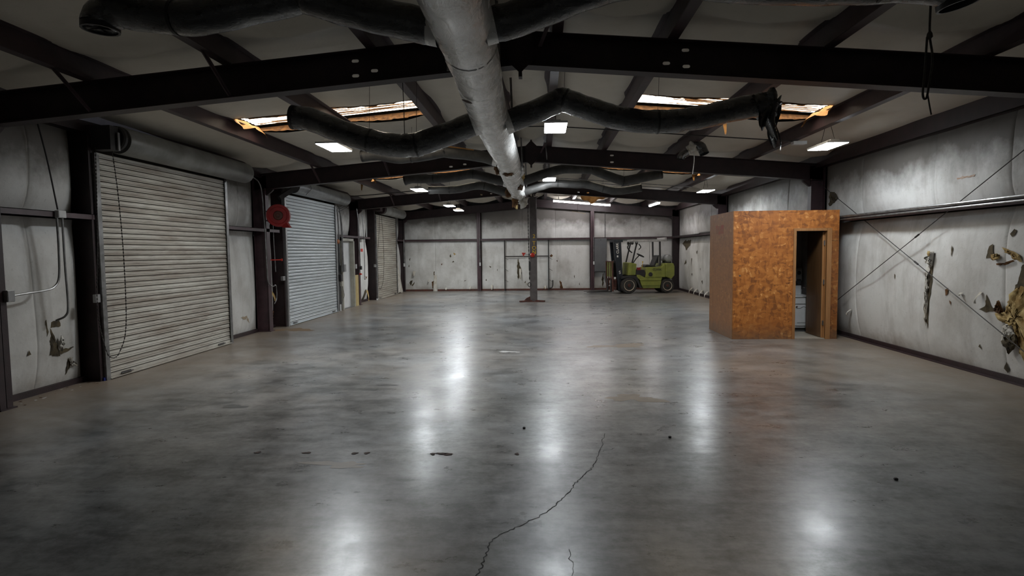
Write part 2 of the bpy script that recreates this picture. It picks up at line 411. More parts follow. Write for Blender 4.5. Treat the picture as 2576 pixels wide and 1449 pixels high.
# skylights: (y0, y1, x0, x1)
SKY = [(8.65, 9.50, -4.73, -1.70), (8.65, 9.50, 1.30, 4.32), (15.60, 15.85, -4.73, -1.70), (15.60, 15.85, 1.30, 4.32), (21.30, 22.15, -4.73, -1.70), (21.30, 22.15, 1.30, 4.32)]
deck = MB()
ycuts = [YF - .2, 8.65, 9.5, 15.6, 15.85, 21.3, 22.15, 25.6]
for i in range(len(ycuts) - 1):
    y0, y1 = ycuts[i:i + 2]
    hit = [s for s in SKY if abs(s[0] - y0) < .01]
    xs = [-6.6, -4.73, -1.70, XR, 1.30, 4.32, 6.2] if hit else [-6.6, XR, 6.2]
    for a, b in zip(xs, xs[1:]):
        if hit and (a, b) in ((-4.73, -1.70), (1.30, 4.32)): continue
        za, zb = zr(4.24, a), zr(4.24, b)
        deck.add([(a, y0, za), (b, y0, zb), (b, y1, zb), (a, y1, za), (a, y0, za + .05), (b, y0, zb + .05), (b, y1, zb + .05), (a, y1, za + .05)],
                 [(0, 1, 2, 3), (4, 5, 6, 7), (0, 1, 5, 4), (1, 2, 6, 5), (2, 3, 7, 6), (3, 0, 4, 7)])
ce = struct('ceiling', deck, 'dark')

# roof insulation: vinyl-faced blankets sagging between the purlins, one piece per roll and gap
gaps = [(-6.45, -4.725), (-4.715, -3.205), (-3.195, -1.685), (-1.675, -.535), (-.525, .125), (.135, 1.275), (1.285, 2.795), (2.805, 4.315), (4.325, 6.05)]
rolls = [YF, .3, 1.8, 3.3, 4.9, 6.25, 7.45, 8.65, 9.5, 11.0, 12.55, 13.9, 15.6, 15.85, 17.3, 18.85, 20.1, 21.3, 22.15, 23.6, 25.35]
US = [0, .06, .2, .35, .5, .65, .8, .94, 1]; VS = [k / 16 for k in range(17)]
for gi, (a, b) in enumerate(gaps):
    for ri in range(len(rolls) - 1):
        y0, y1 = rolls[ri], rolls[ri + 1]
        sky = any(abs(s[0] - y0) < .01 and a > s[2] - .03 and b < s[3] + .03 for s in SKY)
        if sky: continue
        rn = random.Random(gi * 31 + ri); sag = rn.uniform(.035, .085) * (.6 if b - a < 1 else 1); tw = rn.uniform(-.02, .02)
        near_sky = [s for s in SKY if a > s[2] - .03 and b < s[3] + .03 and (abs(s[1] - y0) < .01 or abs(s[0] - y1) < .01)]
        def fn(u, v):
            x = a + (b - a) * u; y = y0 + (y1 - y0) * v
            # only the lap at the purlin is pinned; each roll bellies, with a tuck at the laps and over the rafters
            s_ = (.05 + (sag - .05) * math.sin(PI * v)) * (1 - abs(2 * u - 1) ** 2.6) + tw * (u - .5) * math.sin(PI * v)
            fr = min(abs(y - f) for f in FRAMES)
            for f_ in FRAMES: s_ += .12 * math.exp(-((y - f_ + .46) / .17) ** 2) * (1 - abs(2 * u - 1) ** 1.5)
            s_ *= 1 - .75 * math.exp(-(fr / .22) ** 2)
            if near_sky: s_ += (.045 if abs(near_sky[0][1] - y0) < .01 else -.02) * (1 - abs(2 * u - 1) ** 2) * math.exp(-(v if abs(near_sky[0][1] - y0) < .01 else 1 - v) / .12)
            if near_sky and near_sky[0][1] == y0 and v == 0: y += .03 * math.sin(9 * u + gi) + .02 * math.sin(23 * u)
            if near_sky and near_sky[0][0] == y1 and v == 1: y += .05 * math.sin(7 * u + gi * 2)
            return (x, y, zr(Z_PT, x) - s_)
        build('insulation_panel', MB().grid(fn, US, VS), 'vinyl_up', ce, smooth='all')

# windows: backlit fibreglass roof panels in the torn gaps
for wi, (y0, y1, x0, x1) in enumerate(SKY):
    z = lambda x: zr(4.215, x)
    n = 60
    sm = MB()
    ys = [y0 - .02 + (y1 - y0 + .04) * k / n for k in range(n + 1)]
    sm.grid(lambda u, v: (x0 + (x1 - x0) * u, v, z(x0 + (x1 - x0) * u) + .012 * abs(math.sin(8 * PI * (v - y0) / (y1 - y0)))), [0, .5, 1], ys)
    wo = struct('window_%d' % (wi + 1), sm, 'sky')
    rn = random.Random(wi)
    # ragged fibre threads left across the opening
    for k in range(10 if wi < 2 else 3):
        yy = y0 + (y1 - y0) * (.30 + .62 * k / 10) + rn.uniform(-.02, .02)
        L0 = rn.uniform(0, .45); L1 = min(1, L0 + rn.uniform(.35, .9))
        pts = []
        for q in range(9):
            u = L0 + (L1 - L0) * q / 8; xx = x0 + (x1 - x0) * u
            pts.append((xx, yy + .012 * math.sin(q * 1.7 + k) , zr(4.195, xx) - .008 * math.sin(PI * q / 8)))
        build('fibre_thread', MB().tube(pts, [.003 + .006 * rn.random() for _ in pts], 5), 'woolb', wo)
    # thick torn blanket edges: the far one faces the room
    mids = (-3.2,) if x0 < 0 else (2.8,)
    spans = [(x0 + .01, mids[0] - .01), (mids[0] + .01, x1 - .01)]
    for a, b in spans:
        for yy, sgn in ((y1, 1), (y0, -1)):
            def fe(u, v):
                x = a + (b - a) * u
                sg = .05 * math.sin(PI * u)
                j = .022 * math.sin(31 * u + 7 * v + wi) + .015 * math.sin(67 * u + wi * 3)
                return (x, yy + sgn * (.015 + .10 * v) + j * (1 - v) + sgn * .0, zr(Z_PT, x) - sg * (1 - v) - .004 + v * .07)
            build('blanket_edge', MB().grid(fe, [k / 28 for k in range(29)], [0, .25, .5, .75, 1]), 'woolb', wo, smooth='all')
    # ragged kraft-faced ends at the outer purlin
    xe = x0 if x0 < 0 else x1; s_ = 1 if x0 < 0 else -1
    fm = MB()
    fm.grid(lambda u, v: (xe + s_ * (.02 + .12 * v + .03 * math.sin(17 * u + wi)), y0 - .02 + (y1 - y0 + .22) * u, zr(4.19, xe) - .12 * v - .045 * math.sin(8 * u) * v), [k / 16 for k in range(17)], [0, .4, .75, 1])
    build('torn_flap', fm, 'kraft', wo, smooth='all')
    # a strip hanging beside the middle purlin
    if wi in (1, 2, 3, 5):
        px = {1: 2.98, 2: -4.93, 3: 4.12, 5: 3.60}[wi]; py = {1: 9.62, 2: 15.80, 3: 15.95, 5: 22.2}[wi]
        L = .26 if wi in (1, 2) else .16
        build('hanging_strip', MB().grid(lambda u, v: (px + (u - .5) * (.085 - .06 * v), py + .02 * math.sin(5 * v), zr(4.10, px) - .02 - L * v - .02 * math.sin(9 * u) * v), [0, .25, .5, .75, 1], [k / 8 for k in range(9)]), 'kraft', wo, smooth='all')
# the large rust-coloured rag hanging below the far right skylight
build('torn_flap', MB().grid(lambda u, v: (1.50 + 1.15 * u, 21.9 + .25 * v, zr(4.05, 1.5 + 1.15 * u) - .40 * v * (1 - abs(1.35 * u - .45) ** .9) - .04 * math.sin(19 * u) * v), [k / 20 for k in range(21)], [0, .25, .5, .75, 1]), 'kraft', bpy.data.objects['window_6'], smooth='all')

# ------------------------------------------------------------------ wall insulation, panel by panel
BAYS = []      # (side, a0, a1, z0, z1 function, amp)
def bay_disp(B, a, z):
    side, a0, a1, z0, z1f, amp = B
    z1 = z1f(a); u = (a - a0) / (a1 - a0); v = (z - z0) / (z1 - z0)
    u = min(max(u, 0), 1); v = min(max(v, 0), 1)
    wv = .016 * math.sin(2.3 * a + 1.1 * z) + .012 * math.sin(4.9 * a - 2.3 * z + 1)
    return amp * (1 - abs(2 * u - 1) ** 7) * (1 - abs(2 * v - 1) ** 3.5) + wv * (1 - abs(2 * v - 1) ** 4) * (1 - abs(2 * u - 1) ** 8)
def wall_pt(side, a, z, d):
    if side == 'L': return (XL + d, a, z)
    if side == 'R': return (XRT - d, a, z)
    return (a, YB - d, z)
WOBJ = {'L': wl, 'R': wr, 'B': wb}
UP = [0, .012, .035, .1, .22, .36, .5, .64, .78, .9, .965, .988, 1]; VP_ = [0, .02, .06, .14, .26, .4, .55, .7, .82, .9, .96, 1]
def bay(side, a0, a1, z0, z1, amp, seams):
    f = z1 if callable(z1) else (lambda a, z1=z1: z1)
    B = (side, a0, a1, z0, f, amp); BAYS.append(B)
    cuts = [a0] + [s for s in seams if a0 + .2 < s < a1 - .2] + [a1]
    for c0, c1 in zip(cuts, cuts[1:]):
        ph = random.uniform(0, 6)
        def fn(u, v):
            a = c0 + (c1 - c0) * u; z = z0 + (f(a) - z0) * v
            d = bay_disp(B, a, z)
            e = min(u, 1 - u) * (c1 - c0)
            d -= .012 * math.exp(-e / .012) * (1 if 0 < v < 1 else 0)
            d += (.014 if side == 'L' else .004) *  math.exp(-((u - .22 - .02 * math.sin(3 * z + ph)) / .05) ** 2) * math.sin(PI * v)
            return wall_pt(side, a, z, d)
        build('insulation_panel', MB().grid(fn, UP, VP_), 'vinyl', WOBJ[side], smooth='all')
rs = [1.7, 3.6, 7.5, 8.94, 10.87, 14.0, 15.5, 17.1, 20.2, 21.7, 23.2]
eR = zr(3.97, XRT); eL = zr(3.97, XL)
for a0, a1 in ((YF, 5.9), (6.15, 12.3), (12.5, 18.6), (18.8, 25.0)):
    bay('R', a0, a1, .05, 2.19, .11, rs); bay('R', a0, a1, 2.27, eR, .07, rs)
ls = [6.72, 11.6, 17.5, 19.4, 1.7, 3.5]
for a0, a1, amp in ((YF, 5.95, .1), (6.18, 7.46, .10), (10.75, 12.30, .09), (12.50, 13.10, .07), (16.70, 17.0, .03), (18.28, 18.6, .03), (18.80, 20.35, .16), (23.7, 25.05, .14)):
    bay('L', a0, a1, .05, 2.19, amp, ls)
for a0, a1, amp in ((YF, 5.95, .1), (6.18, 7.46, .12), (7.6, 10.7, .02), (10.75, 12.30, .09), (12.50, 13.10, .07), (13.2, 16.6, .02), (16.70, 18.55, .13), (18.82, 20.35, .12), (20.5, 23.6, .02), (23.7, 25.05, .10)):
    bay('L', a0, a1, 2.27, eL, amp, ls)
zt = lambda a: zr(3.70, a)
for a0, a1 in ((-6.1, -2.82), (-2.62, 2.10), (2.28, 5.70)):
    bay('B', a0, a1, .05, 2.19, .04, [-4.68, -1.03, .80, 4.2]); bay('B', a0, a1, 2.27, zt, .03, [-4.68, -.85, .6, 4.3])
def surf(side, a, z):
    for B in BAYS:
        if B[0] == side and B[1] - .01 <= a <= B[2] + .01 and B[3] - .08 <= z <= B[4](a) + .05: return bay_disp(B, a, z)
    return .02
def tear(side, pts, m='hole', off=.008, name='tear', crumple=0):
    """a ragged patch lying on the bulging wall face; pts are (along, height)"""
    n = len(pts); rn = random.Random(int(1000 * abs(pts[0][0] + pts[0][1]))); out = []
    cx_ = sum(p[0] for p in pts) / n; cz_ = sum(p[1] for p in pts) / n
    for i in range(n):
        p, q = pts[i], pts[(i + 1) % n]; L = math.hypot(q[0] - p[0], q[1] - p[1]); k = max(2, min(7, int(L / .03)))
        for j in range(k):
            t = j / k; jit = .0 if j == 0 else .05 * L
            out.append((p[0] + (q[0] - p[0]) * t + rn.uniform(-jit, jit), p[1] + (q[1] - p[1]) * t + rn.uniform(-jit, jit)))
    mb = MB(); K = len(out); rings = [1, .86, .72, .55, .36, .18] if crumple > .025 else [1, .72, .4]; V = []
    for ri, rr in enumerate(rings):
        for i, p in enumerate(out):
            jt = .022 if crumple > .025 and ri else 0
            a = cx_ + (p[0] - cx_) * rr + rn.uniform(-jt, jt); z = cz_ + (p[1] - cz_) * rr + rn.uniform(-jt, jt)
            d = surf(side, a, z) + off + (0 if ri == 0 else crumple * rn.uniform(.1, 1))
            V.append(wall_pt(side, a, z, d))
    V.append(wall_pt(side, cx_, cz_, surf(side, cx_, cz_) + off + crumple * .5))
    for ri in range(len(rings) - 1):
        for i in range(K):
            a, b = ri * K + i, ri * K + (i + 1) % K; mb.f.append((a, b, b + K, a + K))
    for i in range(K): mb.f.append(((len(rings) - 1) * K + i, (len(rings) - 1) * K + (i + 1) % K, len(rings) * K))
    mb.v = [Vector(v) for v in V]
    return build(name, mb, m, WOBJ[side], smooth='all' if crumple else False)
def flap(side, a, z, w_, h_, lean=.08, m='flap', tip=.3, skew=0):
    """a torn tongue of facing peeled off the wall, hanging from its top edge"""
    mb = MB().grid(lambda u, v: wall_pt(side, a + (u - .5) * w_ * (1 - (1 - tip) * v) + skew * v, z - h_ * v,
                   surf(side, a, z) + .012 + lean * math.sin(v * PI * .62) + .02 * math.sin(6 * u) * v), [0, .25, .5, .75, 1], [k / 6 for k in range(7)])
    return build('torn_flap', mb, m, WOBJ[side], smooth='all')
# right wall
tear('R', [(7.8, 1.54), (7.76, 1.7), (7.7, 1.73), (7.69, 1.64), (7.67, 1.58), (7.6, 1.55)])
tear('R', [(7.69, 1.58), (7.62, 1.60), (7.55, 1.59), (7.56, 1.54), (7.65, 1.52)], 'wool', .02, 'glass_wool', .04)
tear('R', [(7.54, 1.69), (7.43, 1.66), (7.32, 1.62), (7.25, 1.57), (7.22, 1.5), (7.27, 1.52), (7.33, 1.57), (7.39, 1.62), (7.5, 1.65)], 'wool', .02, 'glass_wool', .03)
tear('R', [(7.33, 1.51), (7.45, 1.47), (7.61, 1.46), (7.62, 1.48), (7.47, 1.49), (7.35, 1.53)], 'woolb', .015, 'glass_wool', .02)
tear('R', [(7.36, 1.12), (7.26, 1.35), (7.23, 1.47), (7.12, 1.52), (7.0, 1.4), (7.0, 1.1), (7.27, 1.12)])
tear('R', [(7.64, .84), (7.48, .88), (7.41, 1.04), (7.36, 1.14), (7.24, 1.22), (7.12, 1.18), (6.95, .95), (6.95, .37), (7.2, .27), (7.21, .50), (7.24, .63), (7.34, .71), (7.47, .75), (7.59, .78)], 'wool', .01, 'glass_wool', .055)
tear('R', [(7.88, .87), (7.79, .92), (7.77, 1.08), (7.71, .96), (7.65, .87), (7.77, .84)])
tear('R', [(7.61, .86), (7.59, .98), (7.55, 1.02), (7.48, .9), (7.5, .84)], 'woolb', .03, 'glass_wool', .04)
tear('R', [(7.49, .47), (7.45, .71), (7.39, .74), (7.27, .63), (7.39, .58), (7.42, .5)], 'flap', .05, 'torn_flap', .03)
tear('R', [(7.43, .5), (7.39, .6), (7.25, .63), (7.21, .56), (7.27, .44), (7.36, .36), (7.4, .44)], 'hole', .07, 'tear', .03)
tear('R', [(7.54, .15), (7.48, .25), (7.45, .15), (7.49, .10)])
tear('R', [(7.90, .37), (7.87, .41), (7.85, .34)])
tear('R', [(7.45, 1.85), (7.4, 1.91), (7.36, 1.88), (7.38, 1.83), (7.41, 1.81)])
tear('R', [(7.2, .2), (7.18, .26), (7.05, .32), (7.05, .18)])
tear('R', [(12.1, 2.83), (11.87, 2.81), (11.7, 2.68), (11.86, 2.61), (12.12, 2.55)], 'hole', .01, 'tear', .03)
tear('R', [(8.98, 1.52), (8.89, 1.58), (8.84, 1.64), (8.77, 1.63), (8.78, 1.51), (8.83, 1.39), (8.9, 1.44)], 'flap', .02, 'torn_flap', .06)
tear('R', [(8.84, 1.64), (8.77, 1.64), (8.77, 1.57), (8.82, 1.56)], 'wool', .08, 'glass_wool', .02)
tear('R', [(8.88, 1.40), (8.80, 1.42), (8.83, 1.1), (8.88, .75), (8.91, .45), (8.92, .92)], 'hole', .006, 'tear')
tear('R', [(8.96, 1.42), (8.88, 1.42), (8.90, .95), (8.93, .5), (8.95, .9)], 'flap', .012, 'torn_flap', .03)
tear('R', [(8.5, 1.09), (8.43, 1.12), (8.44, 1.03), (8.49, 1.0)], 'woolb')
tear('R', [(8.43, 1.72), (8.395, 1.66), (8.41, 1.56)])
tear('R', [(8.41, .95), (8.37, .93), (8.38, .88)], 'woolb')
tear('R', [(9.74, 1.27), (9.71, 1.25), (9.73, 1.17)])
tear('R', [(8.48, 2.66), (8.09, 2.66), (8.12, 2.635), (8.46, 2.635)], 'ruststreak', .004, 'rust_streak')
flap('R', 8.17, 1.07, .06, .04, .03); flap('R', 11.03, .55, .06, .1); flap('R', 7.85, 1.1, .05, .15)
tear('R', [(24.11, 1.94), (23.85, 2.06), (22.88, 2.06), (22.88, 1.86), (23.23, 1.78), (23.47, 1.66), (23.66, 1.81)])
tear('R', [(23.64, 1.10), (23.45, 1.32), (23.36, 1.17)]); tear('R', [(21.84, 1.60), (21.66, 1.70), (21.74, 1.52)]); tear('R', [(22.46, .77), (22.29, .80), (22.38, .69)])
tear('R', [(21.3, 1.0), (21.22, 1.03), (21.25, .92)]); tear('R', [(21.2, .55), (21.05, .6), (21.1, .45)]); tear('R', [(22.5, 1.35), (22.42, 1.38), (22.46, 1.02)])
for a_ in (22.6, 21.9, 21.2, 20.5): flap('R', a_, .22, .2, .2, .12)
# left wall beside the near roll-up door
tear('L', [(6.83, .9), (6.86, .93), (6.88, .87), (7.04, .91), (7.06, .81), (6.89, .80), (6.84, .70)])
tear('L', [(6.89, .81), (6.94, .71), (7.0, .55), (7.04, .46), (7.06, .42), (6.88, .46)], 'hole', .008, 'tear', .02)
tear('L', [(7.0, .48), (7.07, .51), (7.3, .5), (7.19, .46), (7.07, .44)])
tear('L', [(7.03, .69), (7.09, .57), (7.04, .49), (6.99, .56)], 'flap', .03, 'torn_flap', .04)
tear('L', [(7.17, .15), (7.19, .38), (7.26, .29), (7.24, .26)]); tear('L', [(7.19, .38), (7.27, .30), (7.33, .24), (7.25, .25)], 'flap', .02, 'torn_flap', .03)
tear('L', [(6.56, .51), (6.58, .58), (6.61, .52)])
tear('L', [(11.5, .40), (11.75, .42), (11.9, .25), (11.75, .33)], 'wstain', .004, 'water_stain')
tear('L', [(12.74, 1.25), (12.92, 1.20), (12.95, .80), (12.80, .70), (12.72, .95)], 'hole', .01, 'tear', .02)
tear('L', [(12.70, .52), (12.86, .60), (13.0, .30), (12.95, .06), (12.75, .06)], 'woolb', .012, 'glass_wool', .04)
flap('L', 12.90, .85, .16, .22, .10, 'wool')
tear('L', [(19.7, .42), (19.85, .45), (19.9, .08), (19.66, .06)], 'hole', .01, 'tear', .02); flap('L', 19.95, .40, .2, .38, .06, 'wool')
tear('L', [(19.6, .95), (19.75, .85), (19.9, .9), (19.72, .80)], 'woolb', .006, 'tear'); tear('L', [(20.1, 1.0), (20.2, 1.05), (20.25, .8)], 'woolb')
build('torn_flap', MB().grid(lambda u, v: (-6.10 + .12 * v + .05 * math.sin(4 * u), 23.75 + 1.0 * u * (.35 + .65 * v), 1.55 * (1 - v) + .02 + .03 * math.sin(11 * u)), [k / 8 for k in range(9)], [k / 8 for k in range(9)]), 'flap', wl, smooth='all')
tear('L', [(24.3, .35), (24.55, .55), (24.9, .06), (24.4, .06)])
# back wall
for p_, m_ in (([(-4.03, 1.54), (-3.98, 1.63), (-3.95, 1.51), (-4.0, 1.47)], 'hole'), ([(-3.87, 1.69), (-3.74, 1.62), (-3.83, 1.56)], 'wool'), ([(-3.93, 1.25), (-3.87, 1.33), (-3.82, 1.27)], 'hole'),
               ([(-4.41, 1.19), (-4.35, 1.22), (-4.37, 1.12)], 'woolb'), ([(-5.84, .37), (-5.79, .46), (-5.68, .48), (-5.77, .24)], 'hole'), ([(-5.74, .26), (-5.6, .42), (-5.62, .33), (-5.70, .22)], 'hole'),
               ([(-4.75, .83), (-4.7, .88), (-4.7, .69), (-4.74, .70)], 'hole'), ([(-4.84, .4), (-4.72, .47), (-4.73, .05), (-4.82, .14)], 'woolb'), ([(-2.31, 1.1), (-2.19, 1.04), (-2.23, 1.0)], 'hole'),
               ([(-1.05, 1.23), (-1.02, 1.40), (-.88, .9), (-.87, .72), (-1.03, .47), (-1.07, .76)], 'hole'), ([(.35, 1.5), (.44, 1.57), (.5, 1.5), (.43, 1.44)], 'woolb'), ([(.78, .42), (.86, .35), (.93, .07), (.81, .07)], 'woolb'),
               ([(.64, 1.28), (.69, 1.31), (.70, 1.23)], 'hole'), ([(-2.46, .45), (-2.42, .53), (-2.4, .43)], 'hole'), ([(.08, .06), (.13, .16), (.18, .06)], 'wool'), ([(1.4, .6), (1.44, .66), (1.43, .5)], 'hole'),
               ([(1.62, .25), (1.66, .35), (1.66, .2)], 'hole'), ([(-3.4, .45), (-3.3, .47), (-3.38, .42)], 'hole'), ([(-.75, .35), (-.7, .42), (-.71, .3)], 'hole'), ([(-5.82, 1.4), (-5.76, 1.48), (-5.78, 1.33)], 'hole'), ([(-5.86, 1.1), (-5.82, 1.18), (-5.82, 1.05)], 'hole'),
               ([(-1.95, .9), (-1.92, .96), (-1.92, .84)], 'hole'), ([(2.6, .45), (2.68, .75), (2.70, .3), (2.64, .1)], 'hole')):
    tear('B', p_, m_)
for a_, z_, w__, h__ in ((-5.60, .88, .14, .2), (-4.66, .70, .12, .72), (-3.14, .2, .08, .13), (-2.18, .25, .1, .2), (-.93, .95, .10, .45), (.16, .2, .08, .14), (-4.95, .5, .08, .1), (-4.2, .14, .08, .1)):
    flap('B', a_, z_, w__, h__, .10, tip=.6 if h__ < .5 else 1.6)

# base angles along the walls
struct('baseboard_right', MB().box(XRT - .035, YF, 0, XRT + .02, 25.1, .075).box(XRT - .10, YF, 0, XRT - .02, 25.1, .012), 'steel')
struct('baseboard_back', MB().box(-6.1, YB - .05, 0, 5.8, YB + .02, .075), 'rust')
for i, (a0, a1) in enumerate(((YF, 5.95), (6.18, 7.5), (10.75, 12.30), (12.5, 13.1), (18.8, 20.4), (23.65, 25.1))):
    struct('trim_%d' % (i + 1), MB().box(XL - .02, a0, 0, XL + .06, a1, .07), 'steel')

# ------------------------------------------------------------------ steel frames
def beam_web(poly, y, slots=()):
    """thin plate in XZ at y with real slotted holes"""
    bm = bmesh.new(); edges = []
    def loop(pts):
        vs_ = [bm.verts.new((p[0], y, p[1])) for p in pts]
        for a, b in zip(vs_, vs_[1:] + vs_[:1]): edges.append(bm.edges.new((a, b)))
    loop(poly)
    for cx_, cz_ in slots:
        loop([(cx_ + sx_ * .022 + .017 * math.cos(t), cz_ + .017 * math.sin(t)) for sx_, ts in ((1, (-PI / 2, -PI / 4, 0, PI / 4, PI / 2)), (-1, (PI / 2, 3 * PI / 4, PI, 5 * PI / 4, 3 * PI / 2))) for t in ts])
    bmesh.ops.triangle_fill(bm, edges=edges, use_beauty=True, normal=(0, 1, 0))
    r = bmesh.ops.extrude_face_region(bm, geom=bm.faces[:])
    bmesh.ops.translate(bm, verts=[v for v in r['geom'] if isinstance(v, bmesh.types.BMVert)], vec=(0, .008, 0))
    bm.verts.ensure_lookup_table(); bm.verts.index_update()
    mb = MB(); mb.v = [v.co.copy() for v in bm.verts]; mb.f = [tuple(v.index for v in f.verts) for f in bm.faces]
    bm.free(); return mb
def sloped(mb, xa, xb, z0, z1, y0, y1):
    za0, zb0, za1, zb1 = zr(z0, xa), zr(z0, xb), zr(z1, xa), zr(z1, xb)
    return mb.add([(xa, y0, za0), (xb, y0, zb0), (xb, y1, zb0), (xa, y1, za0), (xa, y0, za1), (xb, y0, zb1), (xb, y1, zb1), (xa, y1, za1)],
                  [(0, 1, 2, 3), (4, 5, 6, 7), (0, 1, 5, 4), (1, 2, 6, 5), (2, 3, 7, 6), (3, 0, 4, 7)])
FL = ['steel portal frame behind the camera, carrying the near end of the silver duct',
      'nearest dark steel portal frame, its rafter spanning the whole top of the view',
      'second dark steel portal frame, between the two nearest skylights and the OSB booth roof',
      'third dark steel portal frame, its post beside the white personnel door',
      'end-wall steel frame standing against the back wall']
SLOTS = {1: ([(-1.92, 3.70), (-1.92, 3.55), (-1.72, 3.58)], [(1.47, 3.71), (1.48, 3.55), (1.28, 3.57)]), 2: ([(-1.92, 3.53), (-1.62, 3.55)], [(1.5, 3.56), (1.5, 3.70)]), 3: ([(-1.92, 3.55), (-1.6, 3.55)], [(1.2, 3.55), (1.5, 3.55)])}
PW = [.33, 1.48, 3.0, 4.52]       # purlin webs, distance from the ridge
for fi, Y in enumerate(FRAMES):
    t = thing('steel_frame', FL[fi], 'steel frame', (XR, Y, 0), 0, None)
    fw = .078
    for si, (xw, xi) in enumerate(((-6.26, GL), (5.86, GR))):
        sg = 1 if si == 0 else -1
        mb = MB().box(min(xi, xi - sg * .012), Y - fw, 0, max(xi, xi - sg * .012), Y + fw, zr(Z_RB, xi) + .02)
        mb.box(min(xw, xw + sg * .012), Y - fw, 0, max(xw, xw + sg * .012), Y + fw, zr(Z_RT, xw) - .02)
        mb.box(min(xw, xi), Y - .004, 0, max(xw, xi), Y + .004, zr(Z_RT, xw) - .02)
        mb.box(min(xw, xi) - .03, Y - .10, 0, max(xw, xi) + .03, Y + .10, .015)
        build('column', mb, 'steel2' if fi in (2, 3) else 'steel', t)
        # rafter: bottom and top flange with a web
        rm = MB(); xe = xw
        sloped(rm, xe, XR, Z_RB, Z_RB + .012, Y - fw, Y + fw); sloped(rm, xe, XR, Z_RT - .012, Z_RT, Y - fw, Y + fw)
        sl = SLOTS.get(fi, ([], []))[si]
        sl = [(a, zr(Z_RB, a) + (b - 3.45) ) for a, b in sl]
        wbm = beam_web([(xe, zr(Z_RB + .012, xe)), (XR, Z_RB + .012), (XR, Z_RT - .012), (xe, zr(Z_RT - .012, xe))], Y - .004, sl)
        rm.add(wbm.v, wbm.f)
        build('rafter', rm, 'steel', t)
        # knee bracket
        zk = zr(Z_RB, xi)
        build('knee_bracket', MB().prism([(xi, zk + .01), (xi + sg * .16, zk - .005), (xi + sg * .13, zk - .04), (xi + sg * .03, zk - .12), (xi, zk - .13)], Y - .03, Y + .03), 'steel', t)
    if fi < 4:
        zc = (Z_RB + Z_RT) / 2
        build('ridge_plate', MB().prism([(XR, Z_RB - .085), (XR + .125, Z_RB + .03), (XR + .125, Z_RT - .02), (XR, Z_RT + .105), (XR - .125, Z_RT - .02), (XR - .125, Z_RB + .03)], Y - fw - .012, Y - fw), 'steel', t)
        build('ridge_bolt', MB().box(XR - .018, Y - fw - .01, Z_RB - .12, XR + .018, Y + .01, Z_RB - .07), 'steel', t)
        build('ridge_bolt', MB().box(XR - .018, Y - fw - .01, Z_RT + .08, XR + .018, Y + .01, Z_RT + .13), 'steel', t)
        for k in (2, 3):
            x = XR - PW[k] - .06
            build('flange_brace', MB().bar((x, Y - .52, zr(Z_RT + .02, x)), (x + .02, Y - fw, zr(Z_RB + .03, x)), .045, .008).bar((x, Y - .52, zr(Z_RT + .02, x)), (x + .02, Y - fw, zr(Z_RB + .03, x)), .008, .045), 'steel2', t)
        x = XR + PW[0] - .03
        build('flange_brace', MB().bar((x, Y - .30, zr(Z_RT + .03, x)), (x - .10, Y - fw, zr(Z_RB + .2, x)), .04, .008), 'steel2', t)
# purlins
ORD = ['first', 'second', 'third', 'lowest']
for sg, sname, ref in ((-1, 'door-side', 'roll-up doors'), (1, 'booth-side', 'booth')):
    for k, d in enumerate(PW):
        x = XR + sg * d; L = .105
        mb = MB(); z0, z1 = zr(Z_RT, x), zr(Z_PT, x)
        mb.box(x - .004, YF, z0, x + .004, 25.3, z1)
        mb.box(min(x, x + sg * L), YF, z0 - SL * .05, max(x, x + sg * L), 25.3, z0 - SL * .05 + .006)
        mb.box(min(x, x + sg * L), YF, z0 - SL * .05, x + sg * L if sg > 0 else x + sg * L + .006, 25.3, z0 + .02) if False else None
        mb.box(min(x, x - sg * .07), YF, z1 - .006, max(x, x - sg * .07), 25.3, z1)
        o = build('purlin', mb, 'purlin')
        tag(o, '%s dark roof purlin below the ridge on the slope above the %s' % (ORD[k], ref), 'purlin')
    xe = 5.72 if sg > 0 else -6.10
    o = build('eave_strut', MB().box(xe - .03, YF, 3.36, xe + .03, 25.2, 3.61).box(min(xe, xe + sg * .14), YF, 3.36, max(xe, xe + sg * .14), 25.2, 3.37), 'steel')
    tag(o, 'dark eave strut at the top of the wall with the %s' % ('cross bracing' if sg > 0 else 'roll-up doors'), 'eave strut')
build('painted_eave_light', MB().grid(lambda u, v: (-6.06 + .03 * v, 7.0 + 3.9 * u, zr(3.99, -6.0) - .02 + .10 * v * (1 - u * .5) + .02 * math.sin(6 * u)), [k / 14 for k in range(15)], [0, .5, 1]), 'strip', ce, smooth='all')  # added strip; its pale bluish colour stands in for light along the eave

# ------------------------------------------------------------------ girts
def girt(side, a0, a1, label):
    if side == 'B': mb = MB().box(a0, 25.02, GZ0, a1, 25.03, GZ1).box(a0, 25.02, GZ1 - .008, a1, YB + .05, GZ1)
    else:
        xi, xw = (GL, XL - .05) if side == 'L' else (GR, XRT + .05); s_ = .01 if side == 'L' else -.01
        mb = MB().box(min(xi, xi - s_), a0, GZ0, max(xi, xi - s_), a1, GZ1).box(min(xi, xw), a0, GZ1 - .008, max(xi, xw), a1, GZ1)
    tag(build('girt', mb, 'steel2'), label, 'girt')
girt('L', 6.13, 7.50, 'short steel girt between the nearest post and the near roll-up door')
girt('L', 10.72, 12.96, 'steel girt behind the red hose reel between the first two roll-up doors')
girt('L', 16.62, 18.62, 'steel girt over the white personnel door')
girt('L', 18.78, 19.95, 'short steel girt before the farthest roll-up door')
girt('L', 23.62, 24.95, 'short steel girt beyond the farthest roll-up door')
girt('R', YF, 5.97, 'steel girt on the wall behind the camera side of the cross bracing')
girt('R', 6.13, 12.32, 'long steel girt carrying two conduits across the braced wall')
girt('R', 12.48, 18.62, 'steel girt on the wall hidden behind the OSB booth')
